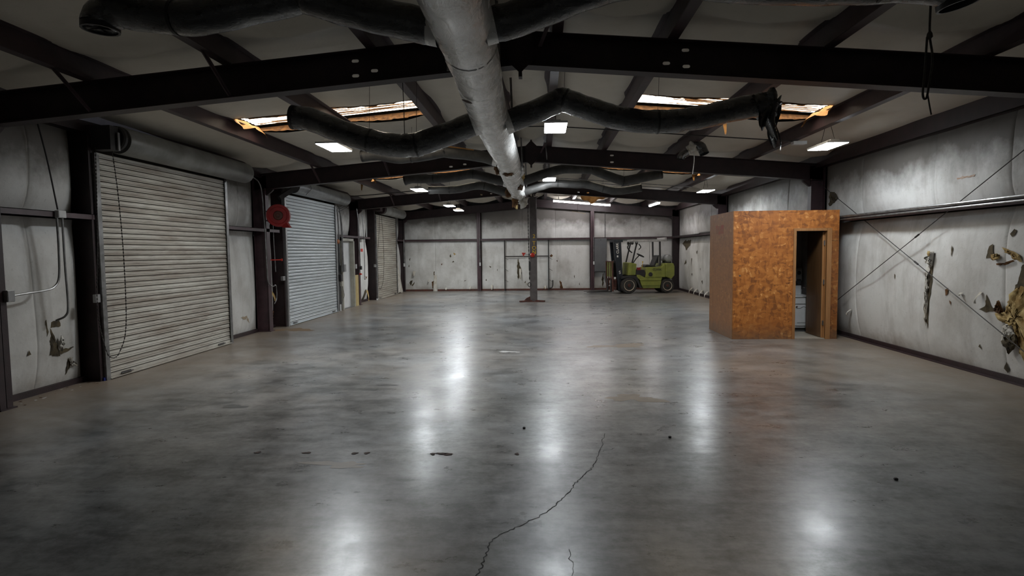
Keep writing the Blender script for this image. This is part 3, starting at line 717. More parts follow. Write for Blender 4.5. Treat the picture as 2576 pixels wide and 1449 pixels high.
girt('R', 18.78, 24.92, 'steel girt on the wall behind the rear of the forklift')
girt('B', -6.0, -2.80, 'back wall girt between the corner and the first end post')
girt('B', -2.62, 2.10, 'back wall girt crossing behind the 2 TON post')
girt('B', 2.28, 5.60, 'back wall girt above the forklift')
for x, lab in ((-2.71, 'end-wall post with conduit, between the far roll-up door and the 2 TON post'), (2.19, 'end-wall post beside the grey electrical cabinet'), (-.28, 'end-wall post at the ridge hidden behind the 2 TON post')):
    z1 = zr(Z_RB, x)
    tag(build('wall_post', MB().box(x - .075, 24.94, 0, x + .075, 24.95, z1 if abs(x) > 1 else z1).box(x - .005, 24.94, 0, x + .005, YB, z1).box(x - .075, YB - .012, 0, x + .075, YB, z1) if abs(x) > 1 else MB().box(x - .04, 25.05, 2.26, x + .04, 25.15, z1), 'steel2'), lab, 'post')

# ------------------------------------------------------------------ roll-up doors
def slat_mesh(y0, y1, pitch):
    """one interlocking slat: flat blade with a rolled hook at the top and a shallow bead in the middle"""
    prof = [(-.012, 0), (.006, .0), (.013, .006), (.014, .014), (.010, .020), (.004, .024), (.006, .034), (.0065, .044), (.003, .050), (.006, .056), (.0055, .064), (-.002, .0705), (-.012, .0725), (-.016, pitch - .001), (-.022, pitch - .001), (-.022, 0)]
    L = (y1 - y0) / 2
    mb = MB(); n = len(prof)
    mb.add([(p[0], -L, p[1]) for p in prof] + [(p[0], L, p[1]) for p in prof], [(i, (i + 1) % n, (i + 1) % n + n, i + n) for i in range(n)] + [tuple(range(n)), tuple(range(2 * n - 1, n - 1, -1))])
    return mb
def roll_door(idx, y0, y1, dr0, dr1, rad, mslat, mhood, guide, top=3.06):
    pitch = .0775; nS = 39
    mbj = MB()
    for y, s_ in ((y0, -1), (y1, 1)):       # jamb channels
        mbj.box(-6.34, y + s_ * .03 - .006, 0, GL - .02, y + s_ * .03 + .006, zr(Z_RT, -6)).box(-6.0, min(y + s_ * .03, y + s_ * .10), 0, -5.99, max(y + s_ * .03, y + s_ * .10), 3.3)
    d = struct('door_%d' % idx, mbj, 'steel')
    mb = slat_mesh(y0 + .02, y1 - .02, pitch)
    first = None
    for k in range(nS):
        z = .085 + k * pitch
        if first is None:
            mm = MB(); mm.v = [v + Vector((-5.985, (y0 + y1) / 2, z)) for v in mb.v]; mm.f = mb.f
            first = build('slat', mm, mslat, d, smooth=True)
        else:
            o = first.copy(); COL.objects.link(o); o.parent = d; o.location = first.location + Vector((random.uniform(-.0015, .0015), 0, k * pitch)); o.rotation_euler = (0, random.uniform(-.03, .03), 0)
    build('bottom_bar', MB().box(-5.992, y0 + .02, .012, -5.970, y1 - .02, .085).box(-5.992, y0 + .02, .012, -5.930, y1 - .02, .020), mslat, d)
    for yy in (y0 + .35, y1 - .35): build('slide_bolt', MB().box(-5.97, yy - .09, .030, -5.955, yy + .09, .060).tube([(-5.95, yy - .12, .045), (-5.95, yy + .12, .045)], .008, 6), 'dark', d)
    for y, s_ in ((y0, -1), (y1, 1)):
        build('guide_rail', MB().box(-6.0, min(y, y + s_ * .045), 0, -5.945, max(y, y + s_ * .045), top + .02).box(-5.955, min(y - s_ * .03, y), 0, -5.945, max(y - s_ * .03, y), top), guide, d)
    build('drum_hood', MB().lathe((-5.80, dr0, 3.29), (0, 1, 0), [(0, rad * .97), (.01, rad), (dr1 - dr0 - .01, rad), (dr1 - dr0, rad * .97)], 32), mhood, d, smooth=True)
    return d
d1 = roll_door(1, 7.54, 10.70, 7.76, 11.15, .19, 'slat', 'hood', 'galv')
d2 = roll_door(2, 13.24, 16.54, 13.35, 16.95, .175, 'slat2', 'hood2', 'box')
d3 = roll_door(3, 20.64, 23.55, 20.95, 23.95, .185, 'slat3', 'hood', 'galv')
# hoist gear of the near door
build('hoist_bracket', MB().lathe((-5.80, 7.66, 3.30), (0, 1, 0), [(0, .15), (.02, .17), (.06, .17), (.08, .12)], 24).box(-5.98, 7.50, 3.12, -5.72, 7.66, 3.44), 'dark', d1, smooth=True)
build('chain_guard', MB().box(-5.70, 7.60, 3.12, -5.685, 7.635, 3.36), 'box', d1)
def chain(name, pts, parent, step=.022, r0=.0035, r1=.0085, m='chain'):
    P = smoothpath(pts, 12); out = []; acc = 0
    for a, b in zip(P, P[1:]):
        L = (b - a).length; k = max(1, int(L / (step / 2)))
        out += [a + (b - a) * (j / k) for j in range(k)]
    rs_ = [r1 if i % 4 < 2 else r0 for i in range(len(out))]
    return build(name, MB().tube(out, rs_, 5), m, parent)
chain('hand_chain', [(-5.80, 7.62, 3.20), (-5.83, 7.74, 2.5), (-5.83, 7.78, 1.6), (-5.83, 7.75, .70), (-5.85, 7.62, .36), (-5.87, 7.52, .30)], d1)
chain('hand_chain', [(-5.93, 7.50, 3.15), (-5.93, 7.47, 2.4), (-5.93, 7.42, 1.6), (-5.93, 7.38, 1.17), (-5.93, 7.40, .75), (-5.90, 7.47, .38), (-5.87, 7.53, .30)], d1)
build('chain_holder', MB().box(-5.975, 7.36, 1.08, -5.93, 7.44, 1.19), 'box', d1, bevel=.004)
build('blue_foot', MB().box(-5.99, 7.47, 0, -5.965, 7.50, .045), M('blue_tape', (.03, .05, .30), (.02, .03, .2), 8, .5), d1)
build('operator_head', MB().bar((-5.98, 13.0, 2.98), (-5.72, 13.30, 3.25), .12, .10), 'dark', d2)
build('drum_cable', MB().tube(smoothpath([(-5.70, 13.9, 3.45), (-5.60, 13.95, 3.30), (-5.66, 13.75, 3.12)]), .008, 6), 'galv', d2)
build('wire_bundle', MB().tube([(-5.80, 16.95, 3.15), (-5.95, 16.75, 3.02)], .012, 6).tube([(-5.76, 17.0, 3.12), (-5.95, 16.85, 3.0)], .012, 6).tube([(-5.72, 17.0, 3.08), (-5.95, 16.95, 2.96)], .012, 6), 'galv', d2)
chain('hand_chain', [(-5.80, 20.8, 3.12), (-5.85, 21.1, 2.5), (-5.88, 21.3, 1.5), (-5.9, 21.2, .7), (-5.92, 20.9, .38), (-5.93, 20.75, .45)], d3)
chain('hand_chain', [(-5.80, 20.6, 3.12), (-5.88, 20.70, 2.4), (-5.92, 20.62, 1.5), (-5.93, 20.70, .5)], d3)
build('hoist_bracket', MB().lathe((-5.80, 20.8, 3.28), (0, 1, 0), [(0, .15), (.02, .17), (.10, .17), (.14, .12)], 20).box(-5.99, 20.4, 3.2, -5.72, 20.7, 3.36), 'steel', d3, smooth=True)
build('guide_foot', MB().box(-5.985, 20.52, .0, -5.94, 20.60, .05), 'white', d3)

build('jamb_post', MB().box(-6.06, 16.64, 0, -6.02, 17.01, 2.19), M('dark_jamb', (.040, .040, .042), (.026, .025, .026), 5, .5), d2)
# personnel door
d4 = struct('door_4', MB().box(-6.30, 17.02, 0, -5.965, 17.10, 2.16).box(-6.30, 18.10, 0, -5.965, 18.18, 2.16).box(-6.30, 17.02, 2.08, -5.965, 18.18, 2.16), 'cream', bevel=.004)
build('door_leaf', MB().box(-6.14, 17.10, .01, -6.10, 18.10, 2.08), 'white', d4)
build('threshold', MB().box(-6.30, 17.08, 0, -6.0, 18.12, .015), 'galv', d4)
tag(build('plywood_scrap', MB().box(-6.0, 18.20, 0, -5.965, 18.50, 1.0), 'ply'), 'yellowish plywood board standing against the post beside the white personnel door', 'board')

# ------------------------------------------------------------------ conduits, boxes and wall gear
def conduit(label, pts, r=.014, m='galv', name='conduit', k=6, group=None):
    o = build(name, MB().tube(smoothpath(pts, k), r, 8), m, None, smooth=True)
    return tag(o, label, 'conduit', group)
def bend(a, b, c, r=.12):
    a, b, c = Vector(a), Vector(b), Vector(c); p = b + (a - b).normalized() * r; q = b + (c - b).normalized() * r
    return [p, (p + q) / 2 * .35 + b * .65 if False else (p * .25 + q * .25 + b * .5), q]
def wallbox(label, x, y, z, dx, dy, dz, m='box', cat='switch box', name='junction_box', lid=True):
    t = thing(name, label, cat, (x, y, z - dz / 2))
    build('box_body', MB().cbox((x, y, z), (dx, dy, dz)), m, t, bevel=.004)
    if lid: build('cover_plate', MB().cbox((x + math.copysign(dx / 2 + .002, -x), y, z), (.004, dy * .9, dz * .9)), m, t)
    return t
wallbox('pale square junction box on the short girt near the closest post', -5.955, 6.90, 2.225, .05, .12, .09, 'wbox')
conduit('dark cable running from the eave down to the pale girt box', [(-6.05, 6.72, 3.45), (-6.0, 6.80, 2.9), (-5.97, 6.88, 2.28)], .009, 'dark')
conduit('pipe dropping from the pale girt box then bending back toward the closest post', [(-5.97, 6.86, 2.18), (-5.97, 6.86, 1.8), (-5.97, 6.84, 1.45), (-5.97, 6.76, 1.33), (-5.97, 6.62, 1.295), (-5.97, 6.40, 1.28), (-5.97, 6.20, 1.265)], .013)
conduit('straight pipe dropping from the pale girt box to the torn patch near the floor', [(-5.97, 6.94, 2.18), (-5.97, 6.94, 1.6), (-5.97, 6.95, 1.1), (-5.99, 6.93, .96), (-6.08, 6.88, .90)], .013)
wallbox('grey switch box on the closest post at the end of a bent pipe', -5.955, 6.14, 1.265, .05, .09, .13)
wallbox('small grey box on the jamb post of the silver roll-up door', -5.955, 12.99, 1.14, .05, .12, .10)
conduit('bent grey pipe running down the post beside the red hose reel', [(-5.95, 11.75, 3.30), (-5.95, 12.0, 3.22), (-5.95, 12.12, 3.0), (-5.95, 12.20, 2.2), (-5.95, 12.22, 1.5), (-5.95, 12.25, 1.12), (-5.93, 12.36, 1.0), (-5.90, 12.44, 1.0)], .013)
conduit('short pipe stub with two clamps below the red hose reel', [(-5.90, 12.44, 1.02), (-5.9, 12.52, .98), (-5.9, 12.52, .72), (-5.92, 12.44, .60)], .011)
conduit('thin pipe dropping behind the red hose reel to the torn insulation', [(-6.02, 12.72, 2.5), (-6.02, 12.74, 1.9), (-6.04, 12.82, 1.3)], .010)
for i, (yy, z1, z0, lb) in enumerate(((16.72, 3.05, 1.35, 'pipe at the edge of the silver roll-up door, ending at grey operator box'), (16.95, 3.10, 1.30, 'middle pipe beside the personnel door, bending into grey operator box'), (17.02, 2.95, 1.28, 'pipe along the frame of the white personnel door'))):
    conduit(lb, [(-5.97, yy - .15, z1), (-5.95, yy - .05, z1 - .15), (-5.94, yy, 2.3), (-5.94, yy, 1.6), (-5.94, yy + .04, z0)], .016)
wallbox('grey operator box on the pipes beside the white personnel door', -5.925, 17.02, 1.26, .09, .16, .22, 'box')
wallbox('dark square box under the pipes beside the silver roll-up door', -5.93, 16.74, .98, .08, .16, .20, 'dark')
wallbox('round-faced pale outlet under the operator boxes', -5.93, 16.80, .80, .05, .12, .14, 'cream')
conduit('thin looping cable hanging below the pale outlet by the silver roll-up door', [(-5.93, 16.85, .74), (-5.92, 16.98, .45), (-5.93, 16.85, .32), (-5.94, 16.78, .20)], .008, 'galv')
tag(build('pipe_stub', MB().tube([(-5.95, 16.70, 0), (-5.95, 16.70, .20)], .025, 12), 'white', smooth=True), 'white plastic pipe stub standing on the floor by the silver roll-up door', 'pipe')
t = thing('red_bell', 'dull orange-red round bell under the girt by the silver roll-up door', 'bell', (-5.95, 16.66, 2.03))
build('bell_dome', MB().lathe((-5.97, 16.66, 2.05), (1, 0, 0), [(0, .07), (.03, .07), (.055, .05), (.065, .0)], 16), 'orange', t, smooth=True); build('mount', MB().box(-5.99, 16.6, 2.1, -5.95, 16.72, 2.2), 'dark', t)
wallbox('white light switch beside the white personnel door', -5.95, 18.24, 1.28, .03, .08, .14, 'wbox')
wallbox('bright red flag-shaped fire alarm sign on the post past the personnel door', -5.90, 18.72, 1.80, .02, .20, .10, 'redb', 'sign', 'alarm_sign', False)
conduit('long pipe down the third frame post past the personnel door', [(-5.95, 18.45, 3.15), (-5.93, 18.55, 2.6), (-5.93, 18.6, 1.9), (-5.93, 18.62, 1.25)], .014)
wallbox('dark switch box on the third frame post', -5.93, 18.66, 1.22, .06, .10, .12, 'dark')
t = thing('valve_handle', 'small red valve low on the third frame post above the plywood board', 'valve', (-5.93, 18.58, 1.0))
build('valve_body', MB().lathe((-5.95, 18.58, 1.02), (1, 0, 0), [(0, .03), (.06, .03)], 10), 'redb', t); build('lever', MB().box(-5.90, 18.52, 1.0, -5.88, 18.64, 1.03), 'redb', t)
conduit('hanging cable ending in a knot on the torn insulation near the far roll-up door', [(-6.0, 19.15, 3.3), (-5.97, 19.2, 2.3), (-5.97, 19.22, 1.4), (-5.99, 19.22, .86), (-6.0, 19.35, .82)], .012)
wallbox('small box on the jamb of the far roll-up door', -5.95, 20.35, 1.25, .05, .10, .10)
t = thing('hose_valve', 'red horizontal valve lever on the post below the hose reel', 'valve', (-5.95, 12.5, 1.55))
build('lever', MB().bar((-5.97, 12.44, 1.575), (-5.80, 12.62, 1.575), .012, .022), 'redb', t); build('knob', MB().lathe((-5.80, 12.62, 1.55), (0, 0, 1), [(0, .02), (.05, .02)], 10), 'redb', t)
# conduits along the right girt
for dz, r_, lb in ((.018, .018, 'upper of two conduits lying on the girt of the cross-braced wall'), (-.035, .014, 'lower of two conduits strapped to the girt of the cross-braced wall')):
    tag(build('conduit', MB().tube([(GR - .02, y, GZ1 + dz) for y in (1.0, 6, 9, 12.3)], r_, 8), 'galv', smooth=True), lb, 'conduit')
conduit('conduit dropping behind the booth along the far part of the girt', [(GR - .03, 18.8, GZ1 + .02), (GR - .03, 20.5, GZ1 + .02), (GR - .03, 21.0, GZ1 - .01), (GR - .03, 24.8, GZ1 - .01)], .018, 'dark')
# cross bracing
for a, b, lb in (((5.70, 12.28, 3.05), (5.66, 6.2, .05), 'brace rod falling from the booth post toward the torn insulation'), ((5.70, 12.28, .25), (5.66, 6.2, 3.30), 'brace rod rising from behind the booth to the eave')):
    t = thing('brace_rod', lb, 'brace rod', ((a[0] + b[0]) / 2, (a[1] + b[1]) / 2, min(a[2], b[2])), 0)
    build('rod', MB().tube([a, b], .006, 6), 'dark', t)
    mid = Vector(a) * .47 + Vector(b) * .53
    build('turnbuckle', MB().tube([mid - (Vector(b) - Vector(a)).normalized() * .05, mid + (Vector(b) - Vector(a)).normalized() * .05], .013, 6), 'dark', t)

# hose reel
t = thing('hose_reel', 'round red hose reel on brackets on the second frame post', 'hose reel', (-5.66, 12.24, 2.28))
ax = Vector((.30, -1, 0)).normalized(); c = Vector((-5.66, 12.24, 2.53))
build('reel_disc', MB().lathe(c, ax, [(-.07, .0), (-.07, .236), (-.06, .243), (.055, .243), (.07, .236), (.07, .19), (.055, .175), (.055, .10)], 40, False), 'red', t, smooth=True)
build('hub', MB().lathe(c, ax, [(.03, .10), (.06, .09), (.07, .04), (.085, .035), (.085, 0)], 24, False), 'rust', t, smooth=True)
build('outlet_arm', MB().prism([(-5.60, 2.30), (-5.47, 2.38), (-5.40, 2.27), (-5.55, 2.27)], 12.20, 12.30), 'red', t)
for z in (2.63, 2.43): build('bracket', MB().tube([(-5.99, 12.33, z), (-5.78, 12.28, z)], .016, 8).lathe((-5.93, 12.31, z), (1, -.2, 0), [(0, .028), (.04, .028)], 8), 'galv', t, smooth=True)

# ------------------------------------------------------------------ LED panels, tubes
def lamp(x, y, label, zl=3.30):
    t = thing('ceiling_light', label, 'ceiling light', (x, y, zl), 0, 'lit LED panel lights')
    build('housing', MB().box(x - .165, y - .34, zl + .004, x + .165, y + .34, zl + .035).box(x - .07, y - .24, zl + .035, x + .07, y + .24, zl + .075), 'lampbody', t, bevel=.004)
    build('led_panel', MB().box(x - .155, y - .33, zl - .004, x + .155, y + .33, zl + .004), 'led' if y < 12 and x > -1 else 'led2', t)
    zp = zr(Z_RT, x)
    for s_ in (-1, 1): build('hanger_cord', MB().tube([(x, y + s_ * .22, zl + .075), (x + .0, y + s_ * .10, zp + .06)], .004, 5), 'rope', t)
    return t
lamp(-3.12, 8.70, 'lit LED panel under the black duct, nearest the first roll-up door')
lamp(.22, 8.62, 'lit LED panel hanging below the peak of the large black duct', 3.50)
lamp(4.53, 9.48, 'lit LED panel nearest the braced wall, before the booth')
lamp(-3.12, 14.8, 'lit LED panel at the height of the silver roll-up door')
lamp(.21, 14.7, 'lit LED panel on a long cord near the torn end of the silver duct', 3.50)
lamp(4.54, 16.3, 'lit LED panel over the back edge of the OSB booth')
lamp(-3.17, 20.0, 'first of two neighbouring lit LED panels before the back wall')
lamp(-3.17, 22.2, 'lit LED panel closest to the back wall, behind its twin')
def tubelight(a, b, label):
    a, b = Vector(a), Vector(b); t = thing('tube_light', label, 'tube light', tuple((a + b) / 2), 0)
    build('housing', MB().bar(a + Vector((0, 0, .06)), b + Vector((0, 0, .06)), .12, .05), 'lampbody', t)
    build('tube', MB().tube([a, b], .032, 10), 'tube', t, smooth=True)
    for q in (a * .85 + b * .15, a * .15 + b * .85): build('hanger', MB().bar(q + Vector((0, 0, .08)), q + Vector((0, 0, .20)), .03, .01), 'galv', t)
tubelight((.50, 24.0, 3.76), (2.00, 24.0, 3.625), 'long lit tube light running down the roof slope before the back wall')
tubelight((2.06, 24.0, 3.615), (2.84, 24.0, 3.545), 'shorter lit tube light continuing the long one before the back wall')
tubelight((4.36, 23.6, 3.46), (4.44, 22.1, 3.46), 'lit tube light above the forklift')
# conduits under the purlins and power feeds
conduit('thin conduit strung under the purlins before the second frame', [(-.5, 10.25, 3.885), (.4, 10.25, 3.86), (2.4, 10.25, 3.69), (4.40, 10.25, 3.525)], .010, 'dark', k=3)
t = thing('feed_box', 'flat pale box at the end of the thin roof conduit', 'junction box', (4.42, 10.25, 3.47)); build('box_body', MB().cbox((4.42, 10.25, 3.50), (.22, .12, .05)), 'wbox', t)
conduit('thin conduit from the eave to the panel light beside the silver roll-up door', [(-5.8, 17.5, 3.44), (-4.8, 17.5, 3.50), (-3.3, 17.5, 3.62)], .014, 'dark', k=3)
for yy, lb in ((17.15, 'nearer of two thin conduits under the purlins over the booth'), (17.8, 'farther of two thin conduits under the purlins over the booth')):
    conduit(lb, [(.3, yy, 3.85), (1.4, yy, 3.765), (3.0, yy, 3.63), (4.4, yy, 3.515)], .010, 'galv', k=3)
conduit('white flex cord dropping to the centre panel light', [(.10, 12.3, 3.95), (.12, 12.2, 3.75), (.14, 12.6, 3.62), (.20, 14.5, 3.58)], .012, 'box')
conduit('thin dark cord from a purlin to the sag of the large black duct', [(-1.70, 7.2, 3.83), (-1.69, 7.2, 3.5), (-1.69, 7.2, 3.16)], .005, 'rope')

# ------------------------------------------------------------------ ducts
t = thing('trunk_duct', 'long silver foil trunk duct hanging under the ridge with torn far end', 'duct', (-.61, 8.2, 3.1))
def jitter(pts, rad, nseg, amp, seed, sag=0):
    """wrinkled foil sleeve: many rings with small radius changes"""
    P = smoothpath(pts, nseg); rn = random.Random(seed); mb = MB(); n = 20; V = []
    k = len(P); pu = Vector((0, 0, 1))
    ph = [rn.uniform(0, 6.28) for _ in range(6)]
    for i, p in enumerate(P):
        d = (P[min(i + 1, k - 1)] - P[max(i - 1, 0)]).normalized(); x = d.cross(pu).normalized(); y = x.cross(d).normalized()
        for j in range(n):
            a = 2 * PI * j / n
            r = rad * (1 + amp * (.5 * math.sin(3 * a + i * .9 + ph[0]) + .4 * math.sin(5 * a - i * .55 + ph[1]) + .5 * math.sin(i * 1.3 + ph[2]) + rn.uniform(-.35, .35)))
            V.append(p + r * (math.cos(a) * x + math.sin(a) * y))
    mb.v = V
    for i in range(k - 1):
        for j in range(n): a, b = i * n + j, i * n + (j + 1) % n; mb.f.append((a, b, b + n, a + n))
    return mb, P
ty = [(-.56, -1.0), (-.555, 3.8), (-.57, 5.0), (-.615, 6.6), (-.61, 8.5), (-.605, 10.4), (-.63, 13), (-.645, 15), (-.65, 16.75)]
mb, P = jitter([(x, y, 3.355 + .012 * math.sin(y * 1.3)) for x, y in ty], .225, 12, .018, 3)
n = 20; mb.f.append(tuple(range(len(mb.v) - n, len(mb.v))))
build('foil_sleeve', mb, 'foil', t, smooth='all')
for yy, rr in ((4.62, .232), (8.85, .229), (9.15, .229), (10.95, .232), (13.6, .231)):
    xx = -.56 if yy < 5 else -.61
    build('joint_band', MB().lathe((xx, yy - .012, 3.355), (0, 1, 0), [(0, rr), (.024, rr)], 28, False), 'dark', t, smooth='all')
def wad(name, c, rx, ry, rz_, m, parent, seed):
    rn = random.Random(seed); bm = bmesh.new(); bmesh.ops.create_icosphere(bm, subdivisions=3, radius=1)
    for v in bm.verts:
        k = 1 + .28 * math.sin(5 * v.co.x + seed) * math.sin(4 * v.co.y + 2 * seed) + .2 * math.sin(9 * v.co.z + seed) + rn.uniform(-.07, .07)
        v.co = Vector((v.co.x * rx * k + c[0], v.co.y * ry * k + c[1], v.co.z * rz_ * k + c[2]))
    bm.verts.index_update(); mb = MB(); mb.v = [v.co.copy() for v in bm.verts]; mb.f = [tuple(v.index for v in f.verts) for f in bm.faces]; bm.free()
    return build(name, mb, m, parent, smooth='all')
wad('torn_wool', (-.60, 10.85, 3.14), .09, .16, .03, 'woolb', t, 1); wad('torn_foil', (-.53, 10.95, 3.13), .05, .07, .04, 'foil', t, 2)
wad('torn_wool', (-.82, 11.0, 3.28), .05, .15, .10, 'woolb', t, 3)
wad('torn_foil', (-.39, 11.9, 3.34), .05, .12, .10, 'foil', t, 4); wad('torn_wool', (-.36, 12.0, 3.24), .03, .06, .07, 'wool', t, 5)
wad('torn_wool', (-.48, 13.4, 3.17), .06, .3, .05, 'woolb', t, 6); wad('torn_wool', (-.85, 15.2, 3.24), .08, .18, .14, 'woolb', t, 7)
wad('torn_wool', (-.72, 16.1, 3.12), .09, .15, .20, 'woolb', t, 8); wad('torn_wool', (-.68, 16.1, 2.97), .04, .06, .09, 'wool', t, 9); wad('torn_foil', (-.52, 16.7, 3.12), .12, .2, .16, 'flap', t, 10)
tear_spot = MB().lathe((-.70, 5.60, 3.14), (-.35, 0, -1), [(0, .055), (.006, .03), (.008, 0)], 14, False); build('stain', tear_spot, 'stain', t)
for yy in (2.0, 5.5, 8.0, 12.0, 15.5):
    build('hanger_strap', MB().bar((-.86, yy, 3.4), (-.62 - .22, yy, zr(Z_PT, -.8) - .05), .03, .003).bar((-.38, yy, 3.4), (-.40, yy, zr(Z_PT, -.4) - .05), .03, .003), 'galv', t)
def branch(Y, pts, rad, label, seed, endcap='cut', m='black', dy=0):
    c = pts[len(pts) // 2]; t = thing('branch_duct', label, 'duct', (c[0], Y, c[1] - rad), 0)
    k = len(pts) - 1
    mb, P = jitter([(p[0], Y + dy * i / k, p[1]) for i, p in enumerate(pts)], rad, 7, .03, seed)
    build('sleeve', mb, m, t, smooth='all')
    # collar at the trunk and open mouth
    p0, p1 = P[0], P[1]; build('collar', MB().lathe(p0, p1 - p0, [(-.06, rad * 1.05), (.02, rad * 1.035)], 18, False), 'foil', t, smooth='all')
    e, f = P[-1], P[-2]; d = (e - f).normalized()
    build('mouth_ring', MB().lathe(e, d, [(-.03, rad * 1.03), (.01, rad * 1.03), (.01, rad * .9), (-.10, rad * .86), (-.12, 0)], 18, False), 'fblack', t, smooth=True)
    i = len(P) // 2
    for i in (len(P) // 3, 2 * len(P) // 3):
        p = P[i]; zt_ = zr(Z_PT, p.x) - .06
        build('hanger_wire', MB().tube([(p.x, p.y, p.z + rad * .9), (p.x + .02, p.y, max(zt_, p.z + rad + .02))], .0025, 5), 'rope', t)
        build('tie_band', MB().lathe(p, P[i + 1] - P[i - 1], [(-.012, rad * 1.035), (.012, rad * 1.035)], 18, False), 'fblack', t, smooth='all')
    return t
branch(4.25, [(-.78, 3.33), (-.97, 3.37), (-1.32, 3.46), (-1.68, 3.57), (-1.74, 3.585), (-1.80, 3.57), (-2.09, 3.52), (-2.51, 3.45), (-2.88, 3.48), (-3.13, 3.52), (-3.26, 3.46), (-3.27, 3.39)], .125, 'nearest black flexible duct, its open mouth turned down over the first roll-up door', 11)
branch(4.25, [(-.34, 3.33), (-.16, 3.37), (.21, 3.50), (.57, 3.60), (.96, 3.61), (1.51, 3.545), (2.0, 3.52), (2.46, 3.52), (2.75, 3.50), (2.87, 3.44), (2.89, 3.37)], .125, 'nearest black flexible duct on the booth side, crossing above the nearest frame', 12)
branch(7.2, [(-.82, 3.28), (-1.18, 3.15), (-1.48, 3.055), (-1.54, 3.035), (-1.60, 3.035), (-1.80, 3.035), (-2.13, 3.10), (-2.53, 3.24), (-2.88, 3.38), (-3.10, 3.41)], .145, 'large black flexible duct sagging past the skylight toward the first roll-up door', 13)
bt = branch(7.2, [(-.38, 3.30), (-.04, 3.42), (.20, 3.525), (.26, 3.55), (.32, 3.53), (.54, 3.45), (.88, 3.33), (1.26, 3.26), (1.64, 3.26), (2.02, 3.31), (2.40, 3.39), (2.72, 3.43)], .140, 'large black flexible duct peaking above a panel light, its end wrapped in torn film', 14)
wad('film_wrap', (2.74, 7.2, 3.42), .13, .15, .17, 'black', bt, 14)
for (x0_, y0_, w0, z0_, z1_, ph) in ((2.60, 7.06, .22, 3.50, 3.12, 0), (2.72, 7.10, .20, 3.48, 3.00, 2), (2.78, 7.22, .14, 3.40, 2.94, 1), (2.84, 7.25, .10, 3.30, 2.90, 4)):
    fm = MB().grid(lambda u, v: (x0_ + (u - .5) * w0 * (1 - .75 * v) + .05 * v + .03 * math.sin(5 * v + ph), y0_ + .06 * math.sin(4 * u + ph) * (1 - .4 * v), z0_ + (z1_ - z0_) * v + .03 * math.sin(8 * u)), [k / 6 for k in range(7)], [k / 12 for k in range(13)])
    build('torn_film', fm, 'black', bt, smooth='all')
branch(10.1, [(-.80, 3.29), (-1.1, 3.37), (-1.62, 3.44), (-1.68, 3.455), (-1.74, 3.445), (-2.08, 3.39), (-2.5, 3.36), (-2.85, 3.42), (-3.13, 3.40)], .100, 'dusty black flexible duct just before the second frame, painted skylight glint on top', 15, m='blackd')
build('painted_glint', MB().tube(smoothpath([(-1.15, 10.02, 3.455), (-1.62, 10.02, 3.525), (-1.74, 10.02, 3.53), (-2.08, 10.02, 3.475), (-2.5, 10.02, 3.445)]), .012, 6), 'kraft', bpy.data.objects['branch_duct.004'], smooth=True)  # added strip; its orange colour imitates the skylight reflected on the duct
branch(13.3, [(-.82, 3.29), (-1.1, 3.37), (-1.55, 3.48), (-2.01, 3.43), (-2.47, 3.39), (-2.94, 3.40), (-3.14, 3.36)], .105, 'black flexible duct just past the second frame on the roll-up door side', 16, m='blackd')
branch(13.3, [(-.42, 3.30), (.09, 3.46), (.54, 3.56), (1.12, 3.54), (1.18, 3.53), (1.57, 3.37), (1.83, 3.28), (1.88, 3.265), (1.93, 3.275), (2.24, 3.33), (2.72, 3.41)], .105, 'zigzag black flexible duct past the second frame on the booth side', 17, m='blackd')
branch(15.4, [(-.84, 3.25), (-1.17, 3.34), (-1.64, 3.46), (-2.23, 3.37), (-2.66, 3.36), (-2.98, 3.36)], .105, 'farthest black flexible duct on the roll-up door side of the trunk', 18, m='blackd')
branch(15.4, [(-.46, 3.27), (-.01, 3.40), (.31, 3.48), (.83, 3.45), (1.25, 3.43), (1.77, 3.29), (2.08, 3.26), (2.62, 3.33)], .105, 'farthest black flexible duct on the booth side of the trunk', 19, m='blackd')
# loose remnant hanging before the second frame
t = thing('duct_remnant', 'broken black duct scrap dangling on a wire before the second frame', 'duct scrap', (2.84, 11.0, 3.1))
mb, P = jitter([(2.86, 11.0, 3.66), (2.98, 10.98, 3.58), (3.02, 10.95, 3.46)], .085, 4, .05, 21); build('sleeve', mb, 'black', t, smooth='all')
mb, P = jitter([(2.72, 11.02, 3.50), (2.62, 11.0, 3.44), (2.60, 11.0, 3.38)], .07, 4, .05, 22); build('sleeve', mb, 'black', t, smooth='all')
wad('torn_film', (2.80, 10.98, 3.58), .09, .07, .09, 'flap', t, 12)
build('wire', MB().tube(smoothpath([(2.84, 11.0, 3.80), (2.83, 11.0, 3.55), (2.85, 11.0, 3.38), (2.82, 11.0, 3.10)]), .008, 6), 'foil', t)

# hanging cord loop by the near frame
t = thing('rope_loop', 'looped dark rope hanging before the nearest rafter toward the braced wall', 'cord', (3.32, 5.2, 2.83))
build('cord', MB().tube(smoothpath([(3.31, 5.2, 3.75), (3.31, 5.2, 3.5), (3.34, 5.2, 3.3), (3.32, 5.2, 3.1), (3.30, 5.2, 2.97), (3.27, 5.2, 3.0), (3.28, 5.2, 3.2), (3.29, 5.2, 3.48)]), .009, 6), 'rope', t)
build('loose_end', MB().tube(smoothpath([(3.31, 5.2, 3.0), (3.33, 5.2, 2.9), (3.345, 5.2, 2.83)]), .006, 6), 'rope', t)
build('knot', MB().lathe((3.31, 5.2, 3.46), (0, 0, 1), [(0, .008), (.02, .025), (.05, .02), (.07, .008)], 10), 'rope', t, smooth=True)
t = thing('hanging_stick', 'thin wooden slat dangling from a string before the back wall', 'stick', (1.40, 22, 3.1))
